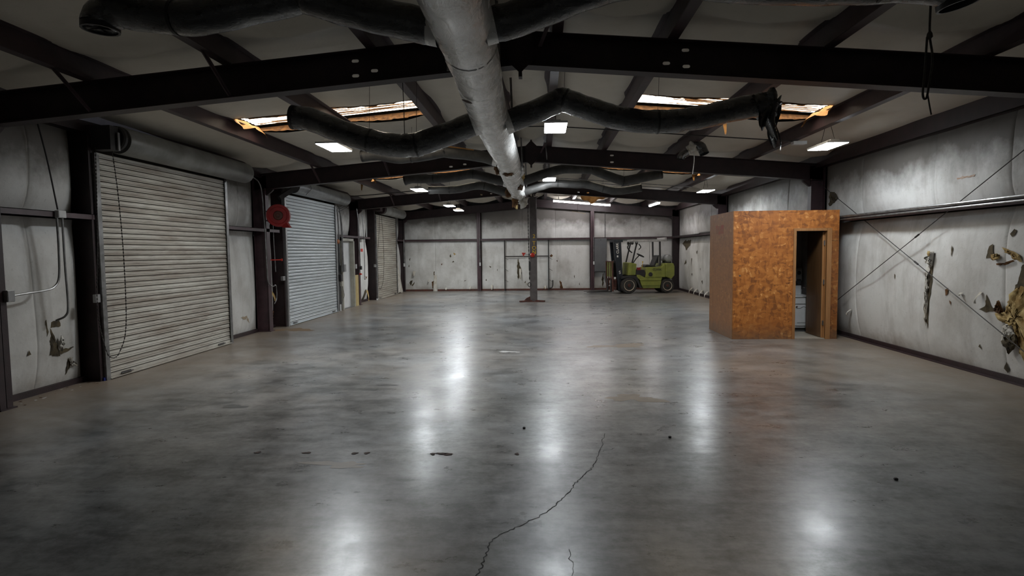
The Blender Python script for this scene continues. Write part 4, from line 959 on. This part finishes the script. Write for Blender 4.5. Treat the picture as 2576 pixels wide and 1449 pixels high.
build('slat', MB().bar((1.18, 22.1, 3.20), (1.66, 21.9, 3.09), .05, .012), 'ply', t); build('string', MB().tube([(1.39, 22, 3.15), (1.37, 22, 3.83)], .005, 5), 'rope', t)

# ------------------------------------------------------------------ 2 TON post and gear
t = thing('hoist_post', 'freestanding square post stencilled 2 TON in mid floor before the back wall', 'post', (-.265, 19.5, 0))
build('post', MB().box(-.385, 19.44, .01, -.165, 19.62, 3.52).box(-.40, 19.60, .01, -.15, 19.63, 3.52), 'post', t, bevel=.008)
build('base_plate', MB().box(-.50, 19.32, 0, -.05, 19.75, .02), 'rust', t)
for a, b in (((-.35, 19.45, .03), (-.74, 19.30, .02)), ((-.2, 19.45, .03), (.10, 19.36, .02)), ((-.28, 19.62, .03), (-.26, 19.95, .02))): build('foot', MB().bar(a, b, .10, .05), 'rust', t)
build('gusset', MB().prism([(-.39, .02), (-.62, .02), (-.52, .12), (-.39, .18)], 19.46, 19.52), 'rust', t)
build('head_plate', MB().box(-.45, 19.38, 3.50, -.10, 19.70, 3.52).box(-.30, 19.5, 3.5, -.24, 19.56, 3.9), 'post', t)
for ch, z in (('2', 2.20), ('T', 1.97), ('O', 1.81), ('N', 1.665)):
    text_mesh('lettering', ch, .175, 'yellow', t, (-.245 + .265, 19.436 - 19.5, z - .0), (PI / 2, 0, 0))
t = thing('tie_flag', 'bright red ball and red triangular flag on a short rod at the 2 TON post', 'marker', (-.45, 19.38, 1.5))
build('ball', MB().lathe((-.30, 19.36, 1.50), (0, 0, 1), [(0, .0), (.006, .035), (.03, .068), (.075, .085), (.12, .068), (.144, .035), (.15, 0)], 18, False), 'redb', t, smooth=True)
build('rod', MB().tube([(-.32, 19.37, 1.595), (-.58, 19.37, 1.61)], .008, 6), 'dark', t)
build('flag', MB().prism([(-.66, 1.66), (-.52, 1.65), (-.61, 1.53)], 19.36, 19.375), 'redb', t)
t = thing('hoist_chain', 'dark chain with ring hook hanging beside the 2 TON post', 'chain', (-.42, 19.42, .45))
chain('chain', [(-.44, 19.42, 3.4), (-.43, 19.42, 2.0), (-.41, 19.42, 1.2), (-.41, 19.42, .70)], t, .05, .010, .018)
build('control', MB().box(-.43, 19.40, 1.05, -.37, 19.44, 1.35), 'dark', t, bevel=.006)
build('hook_ring', MB().tube([(-.41 + .05 * math.cos(a), 19.42, .58 + .07 * math.sin(a)) for a in [i * PI / 8 for i in range(17)]], .014, 6, False), 'dark', t, smooth=True)
build('wool_tuft', MB().lathe((-.50, 19.42, .60), (0, 1, 0), [(0, .0), (.01, .05), (.03, .03), (.04, 0)], 7, False), 'flap', t)

# pipe rack on the back wall
t = thing('pipe_rack', 'dark pipe frame of two uprights and a crossbar on the back wall', 'rack', (-.65, 25.06, 0))
for x in (-1.60, .31): build('upright', MB().tube([(x, 25.08, 0), (x, 25.08, 2.2)], .026, 8), 'dark', t, smooth=True)
build('crossbar', MB().tube([(-1.60, 25.05, 1.49), (.31, 25.05, 1.49)], .022, 8), 'dark', t, smooth=True)
for x, sgn in ((-1.60, 1), (.31, 1)):
    for z in (1.44, .95, .48): build('hook', MB().tube([(x, 25.05, z), (x + .16 * sgn, 24.98, z - .10)], .008, 5), 'dark', t)
build('hose_hook', MB().tube(smoothpath([(.33, 25.0, .10), (.44, 24.98, .13), (.48, 24.98, .25), (.48, 24.98, .45)]), .025, 8), 'dark', t, smooth=True)

# electrical cabinet and back wall conduits
t = thing('electrical_cabinet', 'tall grey electrical cabinet on the back wall beside the forklift mast', 'cabinet', (2.53, 25.0, .78))
build('body', MB().box(2.27, 24.92, .80, 2.80, 25.14, 2.22), 'grey', t, bevel=.006); build('door', MB().box(2.285, 24.905, .82, 2.785, 24.922, 2.20), 'grey', t, bevel=.004)
build('latch', MB().box(2.51, 24.895, 2.15, 2.57, 24.906, 2.17).box(2.76, 24.89, 1.4, 2.775, 24.906, 1.55), 'dark', t)
conduit('fat grey conduit leaving the base of the electrical cabinet', [(2.74, 25.0, .80), (2.75, 25.0, .45), (2.86, 25.0, .28), (3.15, 25.0, .26)], .045, 'grey')
conduit('thin pipe rising from the electrical cabinet to the roof', [(2.74, 25.02, 2.22), (2.74, 25.02, 3.35)], .014, 'dark')
for x, lb in ((-2.66, 'thin white pipe down the end-wall post nearest the far roll-up door'), (2.24, 'thin white pipe down the end-wall post beside the electrical cabinet'), (-5.98, 'thin white pipe in the far corner past the roll-up doors')):
    conduit(lb, [(x, 24.91, 2.30), (x, 24.91, 1.7), (x, 24.91, 1.25)], .016, 'galv')
    wallbox('small white outlet ending the ' + lb.replace('thin white ', '').replace('end-wall ', '').replace(' nearest the far roll-up door', ' nearest the roll-up door'), x, 24.90, 1.17, .06, .05, .14, 'wbox', 'outlet', 'outlet_box', False)

# ------------------------------------------------------------------ OSB restroom booth
t = thing('restroom_booth', 'orange OSB restroom booth with its brown door ajar', 'booth', (4.53, 11.7, 0))
X0, X1, Y0, Y1, H = 3.575, 5.505, 11.0, 12.47, 2.405
DX0, DX1, DZ = 4.73, 5.285, 2.02
build('front_panel', MB().box(X0 + .015, Y0, 0, DX0, Y0 + .016, H), 'osb', t)
build('front_panel', MB().box(DX0 + .002, Y0, DZ, X1, Y0 + .016, H - .003), 'osb', t)
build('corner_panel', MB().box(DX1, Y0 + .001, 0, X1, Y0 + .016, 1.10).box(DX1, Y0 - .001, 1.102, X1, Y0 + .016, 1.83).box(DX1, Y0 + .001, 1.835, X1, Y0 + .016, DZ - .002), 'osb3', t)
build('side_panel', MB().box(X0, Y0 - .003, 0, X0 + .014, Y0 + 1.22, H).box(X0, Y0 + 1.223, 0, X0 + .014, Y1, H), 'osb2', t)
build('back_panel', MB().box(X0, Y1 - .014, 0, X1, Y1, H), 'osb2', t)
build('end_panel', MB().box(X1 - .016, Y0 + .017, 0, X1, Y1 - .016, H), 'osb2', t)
build('roof_panel', MB().box(X0 + .015, Y0 + .02, H - .05, X1 - .02, Y1 - .02, H - .035), 'osb2', t)
build('stud_plate', MB().box(X0 + .016, Y0 + .018, H - .09, X1 - .02, Y0 + .056, H - .05).box(DX0 - .04, Y0 + .018, 0, DX0 - .02, Y0 + .10, H - .09), 'casing', t)
build('inner_lining', MB().box(X0 + .03, Y1 - .03, 0, X1 - .02, Y1 - .016, H - .1).box(X1 - .03, Y0 + .06, 0, X1 - .018, Y1 - .03, H - .1).box(X0 + .016, Y0 + .06, 0, X0 + .03, Y1 - .03, H - .1), 'inner', t)
build('floor_sheet', MB().box(DX0 - .7, Y0 + .005, .001, X1 - .03, Y1 - .03, .012), 'tile', t)
cw = .05
build('door_casing', MB().box(DX0 - cw, Y0 - .018, 0, DX0, Y0, DZ + cw), 'casing', t, bevel=.003)
build('door_casing', MB().box(DX0, Y0 - .018, DZ, DX1, Y0, DZ + cw), 'casing', t, bevel=.003)
build('door_casing', MB().box(DX1, Y0 - .018, 0, DX1 + .085, Y0, DZ + cw), 'casing', t, bevel=.003)
build('door_jamb', MB().box(DX0 - .015, Y0, 0, DX0, Y0 + .11, DZ + .01).box(DX1, Y0, 0, DX1 + .015, Y0 + .11, DZ + .01).box(DX0, Y0, DZ, DX1, Y0 + .11, DZ + .015), 'casing', t)
# leaf swung inwards, hinged on the corner side
ang = R(91); hx, hy = DX1 - .022, Y0 + .08; ux, uy = -math.cos(ang), math.sin(ang); nx, ny = -uy, ux
def LP(s, z, o): return (hx + ux * s + nx * o, hy + uy * s + ny * o, z)
Lw = .635
lf = MB().add([LP(s, z, o) for z in (.02, DZ - .02) for s, o in ((0, -.018), (Lw, -.018), (Lw, .018), (0, .018))], [(0, 1, 2, 3), (4, 5, 6, 7), (0, 1, 5, 4), (1, 2, 6, 5), (2, 3, 7, 6), (3, 0, 4, 7)])
lo = build('door_leaf', lf, 'leaf', t)
build('leaf_edge', MB().add([LP(s, z, o) for z in (.02, DZ - .02) for s, o in ((-.004, -.019), (0, -.019), (0, .019), (-.004, .019))], [(0, 1, 2, 3), (4, 5, 6, 7), (0, 1, 5, 4), (1, 2, 6, 5), (2, 3, 7, 6), (3, 0, 4, 7)]), 'casing', lo)
for o_ in (1, -1):
    build('door_lever', MB().tube([LP(Lw - .06, .93, o_ * .018), LP(Lw - .06, .93, o_ * .07), LP(Lw - .13 if o_ < 0 else Lw + .02, .93, o_ * .075)], .010, 8), 'chrome', lo, smooth=True)
for z in (.25, 1.02, 1.75): build('hinge', MB().tube([(hx + .012, hy - .02, z), (hx + .012, hy - .02, z + .09)], .009, 8).box(hx + .0, hy - .03, z, hx + .02, hy + .0, z + .09), 'galv', t)
build('peephole', MB().lathe((3.71, Y0 + .001, 1.20), (0, -1, 0), [(0, .016), (.006, .014), (.008, 0)], 12), 'galv', t)
build('spray_mark', MB().grid(lambda u, v: (X0 - .0012, 11.55 + .50 * u, 2.0 + .17 * v + .01 * math.sin(9 * u)), [k / 10 for k in range(11)], [0, 1]), M('red_spray', (.30, .065, .028), (.24, .10, .045), 9, .6, lo=.4, hi=.6), t)
# vanity cabinet inside
v = thing('vanity_cabinet', 'white vanity cabinet with arched door inside the booth', 'cabinet', (5.25, 12.15, 0))
VX0, VX1, VY = 5.045, 5.47, 11.87
build('body', MB().box(VX0, VY, .10, VX1, 12.43, .715), 'white', v); build('toe_kick', MB().box(VX0, VY + .05, .013, VX1, 12.43, .10), 'grey', v)
build('worktop', MB().box(VX0 - .012, VY - .025, .715, VX1 + .0, 12.43, .745).box(VX0 - .012, 12.40, .745, VX1, 12.435, .84), 'white', v, bevel=.006)
build('drawer_front', MB().box(VX0 + .025, VY - .018, .585, VX1 - .02, VY, .70), 'white', v, bevel=.003)
dp = build('door', MB().box(VX0 + .04, VY - .018, .14, VX1 - .02, VY, .565), 'white', v, bevel=.003)
arch = [(VX0 + .09, .49)] + [(VX0 + .09 + .27 * k / 12, .49 + (.035 * math.sin(PI * (k - 3) / 6) if 3 <= k <= 9 else 0)) for k in range(13)]
build('panel_mould', MB().tube([(a, VY - .019, b) for a, b in arch[1:]], .005, 6).tube([(VX0 + .10, VY - .019, .20), (VX0 + .35, VY - .019, .20)], .005, 6), 'grey', dp)
build('knob', MB().lathe((VX0 + .085, VY - .018, .525), (0, -1, 0), [(0, .008), (.01, .018), (.02, .012), (.022, 0)], 12), 'rust', dp, smooth=True)
t2 = thing('soap_dispenser', 'pale wall dispenser with smoky window above the vanity', 'dispenser', (5.36, 12.36, 1.05))
build('shell', MB().box(5.29, 12.30, 1.02, 5.43, 12.435, 1.30), 'soap', t2, bevel=.02); build('window', MB().lathe((5.36, 12.302, 1.19), (0, -1, 0), [(0, .045), (.008, .03), (.01, 0)], 16), 'soapd', t2, smooth=True)
build('nozzle', MB().prism([(5.31, 1.06), (5.41, 1.06), (5.40, .98), (5.36, .93), (5.32, .98)], 12.30, 12.36), 'soapd', t2)
tag(build('paper_stack', MB().box(5.27, 12.24, .746, 5.38, 12.38, .93), 'white', bevel=.004), 'white paper towel stack on the vanity inside the booth', 'paper towels')

# ------------------------------------------------------------------ forklift (built facing -x, then turned)
t = thing('forklift', 'lime green forklift parked side-on before the back wall, facing the far doors', 'forklift', (3.42, 22.70, 0), R(8))
def fb(name, mb, m, parent=t, **k): return build(name, mb, m, parent, world=False, **k)
W0, W1 = .0, 1.05        # near and far side in local y
def wheel(x, r, wdt, y):
    o = fb('wheel', MB().lathe((x, y, r), (0, 1, 0), [(0, r * .60), (.0, r * .90), (.02, r * .97), (.05, r), (wdt - .05, r), (wdt - .02, r * .97), (wdt, r * .90), (wdt, r * .60)], 36), 'rubber', smooth=True)
    near = y < .5; ys = y if near else y + wdt; s_ = -1 if near else 1
    # children sit in the wheel's own frame
    c = Vector(o.location)
    for nm, prof, mm in (('rim', [(.0, r * .64), (.012, r * .64), (.0, r * .58), (-.05, r * .45), (-.05, r * .26), (-.01, r * .24), (-.01, 0)], 'rim'), ('hub', [(-.005, r * .20), (.03, r * .17), (.03, 0)], 'rust')):
        mb = MB().lathe(Vector((x, ys, r)) - c, (0, s_, 0), prof, 28, False); build(nm, mb, mm, o, world=False, smooth=True)
    for k in range(6):
        a = k * PI / 3; mb = MB().lathe(Vector((x + r * .34 * math.cos(a), ys + s_ * -.05, r + r * .34 * math.sin(a))) - c, (0, s_, 0), [(0, .022), (.02, .022), (.02, 0)], 6, False); build('wheel_nut', mb, 'dark', o, world=False)
wheel(0, .325, .22, W0); wheel(0, .325, .22, W1 - .22); wheel(1.56, .285, .18, W0 + .06); wheel(1.56, .285, .18, W1 - .24)
fb('counterweight', MB().prism([(1.47, .64), (1.47, 1.14), (1.52, 1.175), (1.78, 1.175), (1.83, 1.05), (1.83, .70), (1.76, .62), (1.70, .55), (1.56, .62)], W0 + .02, W1 - .02), 'green', bevel=.02)
fb('engine_cover', MB().prism([(.66, .63), (.72, 1.00), (.74, 1.02), (1.26, 1.03), (1.34, 1.06), (1.44, 1.165), (1.462, 1.165), (1.462, .63)], W0 + .04, W1 - .04), 'green', bevel=.012)
fb('side_frame', MB().prism([(.30, .61), (.32, .735), (.44, .73), (.62, .63), (1.34, .62), (1.30, .50), (.46, .50), (.40, .58)], W0 + .05, W1 - .05), 'green', bevel=.006)
fb('lower_panel', MB().prism([(.44, .485), (1.30, .485), (1.28, .40), (1.26, .31), (.50, .31), (.47, .40)], W0 + .02, W1 - .02), 'green', bevel=.006)
fb('sill', MB().prism([(.51, .31), (1.26, .31), (1.25, .20), (.56, .20)], W0 + .03, W1 - .03), 'green2', bevel=.006)
fb('chassis', MB().box(.0, .25, .22, 1.7, W1 - .25, .60), 'fblack')
fb('fender', MB().prism([(-.33, .60), (-.30, .68), (.0, .71), (.27, .70), (.34, .62), (.42, .40), (.52, .22), (.42, .22), (.33, .42), (.22, .58), (.0, .65), (-.25, .60)], W0 + .0, W0 + .24), 'fblack')
fb('fender', MB().prism([(-.33, .60), (-.30, .68), (.0, .71), (.27, .70), (.34, .62), (.42, .40), (.52, .22), (.42, .22), (.33, .42), (.22, .58), (.0, .65), (-.25, .60)], W1 - .24, W1), 'fblack')
fb('cowl', MB().prism([(-.03, .72), (.02, 1.20), (.06, 1.22), (.30, 1.17), (.32, 1.15), (.27, .72)], W0 + .08, W1 - .08), 'green', bevel=.015)
fb('cowl_side', MB().prism([(.12, .74), (.14, 1.15), (.30, 1.15), (.27, .74)], W0 + .065, W0 + .08), 'green2')
fb('floor_well', MB().prism([(.28, .72), (.32, .95), (.64, .92), (.70, .74), (.62, .64), (.44, .72)], W0 + .10, W1 - .10), 'fblack')
fb('red_fitting', MB().box(.33, W0 + .08, .92, .48, W0 + .14, 1.02), 'red')
fb('yellow_knob', MB().lathe((.63, W0 + .3, 1.20), (0, 0, 1), [(0, .01), (.02, .025), (.05, .02), (.06, 0)], 10, False).tube([(.60, W0 + .3, 1.0), (.63, W0 + .3, 1.2)], .008, 6), 'yellow')
fb('seat', MB().prism([(.72, 1.03), (.74, 1.10), (.80, 1.13), (1.12, 1.10), (1.16, 1.04)], .27, .80), 'fblack', bevel=.02)
fb('seat_back', MB().prism([(1.06, 1.08), (1.13, 1.08), (1.33, 1.44), (1.27, 1.50), (1.20, 1.42)], .27, .80), 'fblack', bevel=.02)
fb('steering_column', MB().tube([(.28, .5, 1.15), (.42, .5, 1.36), (.56, .5, 1.50)], .022, 8), 'fblack', smooth=True)
rng = [(.60 + .16 * math.cos(a) * .85, .5 + .17 * math.sin(a), 1.49 - .16 * math.cos(a) * .45) for a in [i * PI / 10 for i in range(21)]]
fb('steering_wheel', MB().tube(rng, .014, 6, False).tube([rng[0], rng[10]], .01, 5), 'fblack', smooth=True)
for y in (W0 + .10, W1 - .10):
    fb('front_post', MB().bar((.14, y, 1.20), (.34, y, 2.03), .045, .05), 'fblack')
    fb('rear_post', MB().bar((1.27, y, 1.10), (1.25, y, 2.03), .05, .075), 'fblack')
    fb('thin_post', MB().bar((.84, y, 1.15), (.84, y, 2.02), .02, .02), 'guard') if y < .5 else None
g = fb('overhead_guard', MB().box(.24, W0 + .07, 2.035, 1.50, W0 + .13, 2.11).box(.24, W1 - .13, 2.035, 1.50, W1 - .07, 2.11).box(.20, W0 + .07, 2.04, .28, W1 - .07, 2.12).box(1.44, W0 + .07, 2.04, 1.52, W1 - .07, 2.19), 'guard', bevel=.006)
for k in range(6): x = .42 + k * .17; fb('guard_bar', MB().box(x, W0 + .12, 2.07, x + .035, W1 - .12, 2.10), 'guard')
for x, y in ((.20, W0 + .14), (.36, W0 + .10), (.25, W1 - .2)): fb('head_lamp', MB().lathe((x, y, 1.98), (-1, 0, -.1), [(0, .045), (.03, .06), (.08, .06), (.085, 0)], 14), 'fblack', smooth=True)
fb('hose', MB().tube(smoothpath([(.06, .3, 1.92), (.02, .3, 1.80), (.10, .3, 1.68), (.20, .3, 1.60)]), .025, 6).tube(smoothpath([(.50, .4, 1.95), (.58, .4, 1.82), (.50, .4, 1.72)]), .022, 6), 'fblack', smooth=True)
# mast leaning a little forward
def mast(x0, x1, y): return MB().prism([(x0, .12), (x0 + .08, .12), (x0 + .11, .12), (x1 + .26, 2.02), (x1, 2.02)], y, y + .09)
for y in (W0 + .20, W1 - .29):
    fb('mast_rail', MB().prism([(-.37, .10), (-.19, .10), (-.21, .70), (-.27, 2.02), (-.57, 2.02), (-.47, 1.0)], y, y + .10), 'navy', bevel=.006)
fb('mast_crosshead', MB().box(-.56, W0 + .20, 2.02, -.20, W1 - .19, 2.11).box(-.47, W0 + .30, 1.2, -.36, W1 - .3, 1.3), 'navy')
fb('lift_cylinder', MB().tube([(-.36, .46, .2), (-.42, .46, 1.95)], .04, 10).tube([(-.36, .60, .2), (-.42, .60, 1.95)], .04, 10), 'fblack', smooth=True)
fb('lift_chain', MB().bar((-.44, .53, .5), (-.46, .53, 2.0), .05, .02), 'dark')
fb('carriage', MB().box(-.60, W0 + .06, .16, -.50, W1 - .06, .26).box(-.60, W0 + .06, .50, -.50, W1 - .06, .58).box(-.56, .30, .2, -.42, .75, .55), 'rust')
fb('load_backrest', MB().box(-.64, W0 + .06, .66, -.62, W1 - .06, 1.26), 'green2')
fb('backrest_frame', MB().bar((-.64, W0 + .06, .10), (-.66, W0 + .06, 1.28), .05, .07, (0, 1, 0)).bar((-.64, W1 - .06, .10), (-.66, W1 - .06, 1.28), .05, .07, (0, 1, 0)).box(-.66, W0 + .06, 1.24, -.60, W1 - .06, 1.28), 'rust')
fb('backrest_slat', MB().box(-.66, .33, .3, -.62, .37, 1.25).box(-.66, .66, .3, -.62, .70, 1.25), 'rust')
for y in (W0 + .20, W1 - .32): fb('fork', MB().box(-.68, y, .06, -.64, y + .12, .58).prism([(-.68, .06), (-.68, .10), (-1.62, .075), (-1.64, .06)], y, y + .12), 'dark')
fb('gas_bottle', MB().lathe((1.67, .20, 1.36), (0, 1, 0), [(0, .0), (.005, .06), (.03, .12), (.07, .15), (.55, .15), (.60, .11), (.62, 0)], 24, False), 'tank', smooth=True)
fb('bottle_cradle', MB().box(1.55, .30, 1.17, 1.80, .36, 1.24).box(1.55, .62, 1.17, 1.80, .68, 1.24).lathe((1.67, .40, 1.36), (0, 1, 0), [(0, .155), (.04, .155)], 24, False), 'fblack')
fb('filler_cap', MB().lathe((.865, W0 + .04, .745), (0, -1, 0), [(0, .085), (.015, .08), (.02, 0)], 20, False), 'fblack', smooth=True)
fb('muffler', MB().tube([(1.30, .25, 1.17), (1.30, .25, 1.45)], .04, 10).box(1.30, .4, 1.17, 1.42, .7, 1.35), 'guard')
text_mesh('lettering', 'CLARK', .115, 'decalk', t, (1.13, W0 + .036, .93), (PI / 2, 0, 0))
text_mesh('lettering', 'CLARK', .135, 'decal', t, (-.415, W0 + .194, 1.78), (PI / 2, -PI / 2 - .06, 0))
fb('mast_decal', MB().box(-.44, W0 + .196, 1.43, -.385, W0 + .20, 1.50), 'decal')
text_mesh('lettering', 'S', .17, 'decal', t, (-.325, W0 + .194, .83), (PI / 2, -.06, 0))
fb('rating_plate', MB().box(-.60, W0 + .02, .58, -.53, W0 + .05, .66), 'decal')

# ------------------------------------------------------------------ floor marks, cracks and litter
def blot(x, y, rx, ry, m, name, seed, n=22, z=.0012, rag=.35):
    rn = random.Random(seed); pts = []
    ph = [rn.uniform(0, 6.28) for _ in range(4)]
    for k in range(n):
        a = 2 * PI * k / n; r = 1 + rag * (.5 * math.sin(2 * a + ph[0]) + .5 * math.sin(3 * a + ph[1]) + .35 * math.sin(7 * a + ph[2])) + rn.uniform(-.1, .1) * rag
        pts.append((x + rx * r * math.cos(a), y + ry * r * math.sin(a), z))
    return build(name, MB().add(pts + [(x, y, z)], [(k, (k + 1) % n, n) for k in range(n)]), m, fl)
def ribbon(pts, w_, seed, m='crack', name='crack'):
    rn = random.Random(seed); P = smoothpath([(a, b, .0015) for a, b in pts], 9); L, Rr = [], []
    for i, p in enumerate(P):
        d = (P[min(i + 1, len(P) - 1)] - P[max(i - 1, 0)]).normalized(); nrm = Vector((-d.y, d.x, 0)); o = nrm * rn.uniform(-.012, .012); ww = w_ * rn.uniform(.5, 1.4)
        L.append(p + o + nrm * ww / 2); Rr.append(p + o - nrm * ww / 2)
    k = len(P); build(name, MB().add(L + Rr, [(i, i + 1, i + 1 + k, i + k) for i in range(k - 1)]), m, fl)
ribbon([(.58, 5.3), (.47, 4.8), (.386, 4.464), (.30, 4.3), (.22, 4.1), (.12, 3.85), (-.02, 3.62), (-.17, 3.45), (-.30, 3.30), (-.33, 3.1), (-.36, 2.9), (-.5, 2.6)], .006, 3)
ribbon([(.47, 4.8), (.62, 4.9)], .004, 4); ribbon([(.14, 3.2), (.16, 2.9)], .003, 5)
for i, (x, w__) in enumerate(((-2.45, .03), (-2.02, .035), (-1.60, .03), (-1.50, .025), (-.93, .025), (-.86, .045), (-.80, .045), (-.22, .02))):
    blot(x, 4.735 + .01 * math.sin(i * 3), w__, .022, 'stain', 'anchor_stub', 20 + i, 14, .003)
blot(-1.66, 4.48, .22, .07, 'tan', 'worn_patch', 40, rag=.6); blot(-.60, 9.70, .13, .06, 'wpatch', 'paint_patch', 41); blot(-.42, 9.66, .05, .03, 'wpatch', 'paint_patch', 42)
blot(1.40, 10.28, .42, .20, 'tan', 'worn_patch', 43, rag=.7); blot(1.05, 6.6, .25, .18, 'tan', 'worn_patch', 44, rag=.6)
for i, (x, y, a, b) in enumerate(((-4.55, 6.05, .13, .06), (-4.1, 6.10, .14, .07), (-3.7, 6.35, .1, .05), (-3.45, 6.2, .14, .08), (-2.15, 7.0, .1, .05), (-2.0, 7.25, .12, .06), (-.6, 6.2, .09, .04), (4.3, 4.9, .15, .08))):
    blot(x, y, a, b, 'oil', 'dark_stain', 60 + i)
blot(-5.65, 12.6, .45, .28, M('rust_dust', (.20, .115, .055), (.16, .12, .08), 5, .8), 'rust_drift', 80, rag=.5)
for i, (x, y, lb) in enumerate(((2.58, 4.262, 'small dark bolt head lying on the open concrete toward the braced wall'), (1.15, 5.2, 'small dark nut lying on the concrete between two lamp reflections'), (-.18, 5.45, 'tiny dark chip lying on the concrete near the crack'))):
    tag(build('loose_nut', MB().lathe((x, y, 0), (0, 0, 1), [(0, .014), (.012, .015), (.016, .008), (.016, 0)], 6, False), 'dark'), lb, 'nut')
# debris along the foot of the near door wall
rn = random.Random(5)
for i in range(22):
    yy = rn.uniform(6.2, 7.4); s_ = rn.uniform(.006, .02)
    blot(-6.18 + rn.random() * .25, yy, s_, s_, 'woolb' if i % 3 else 'wpatch', 'crumb', 100 + i, 7, .004)
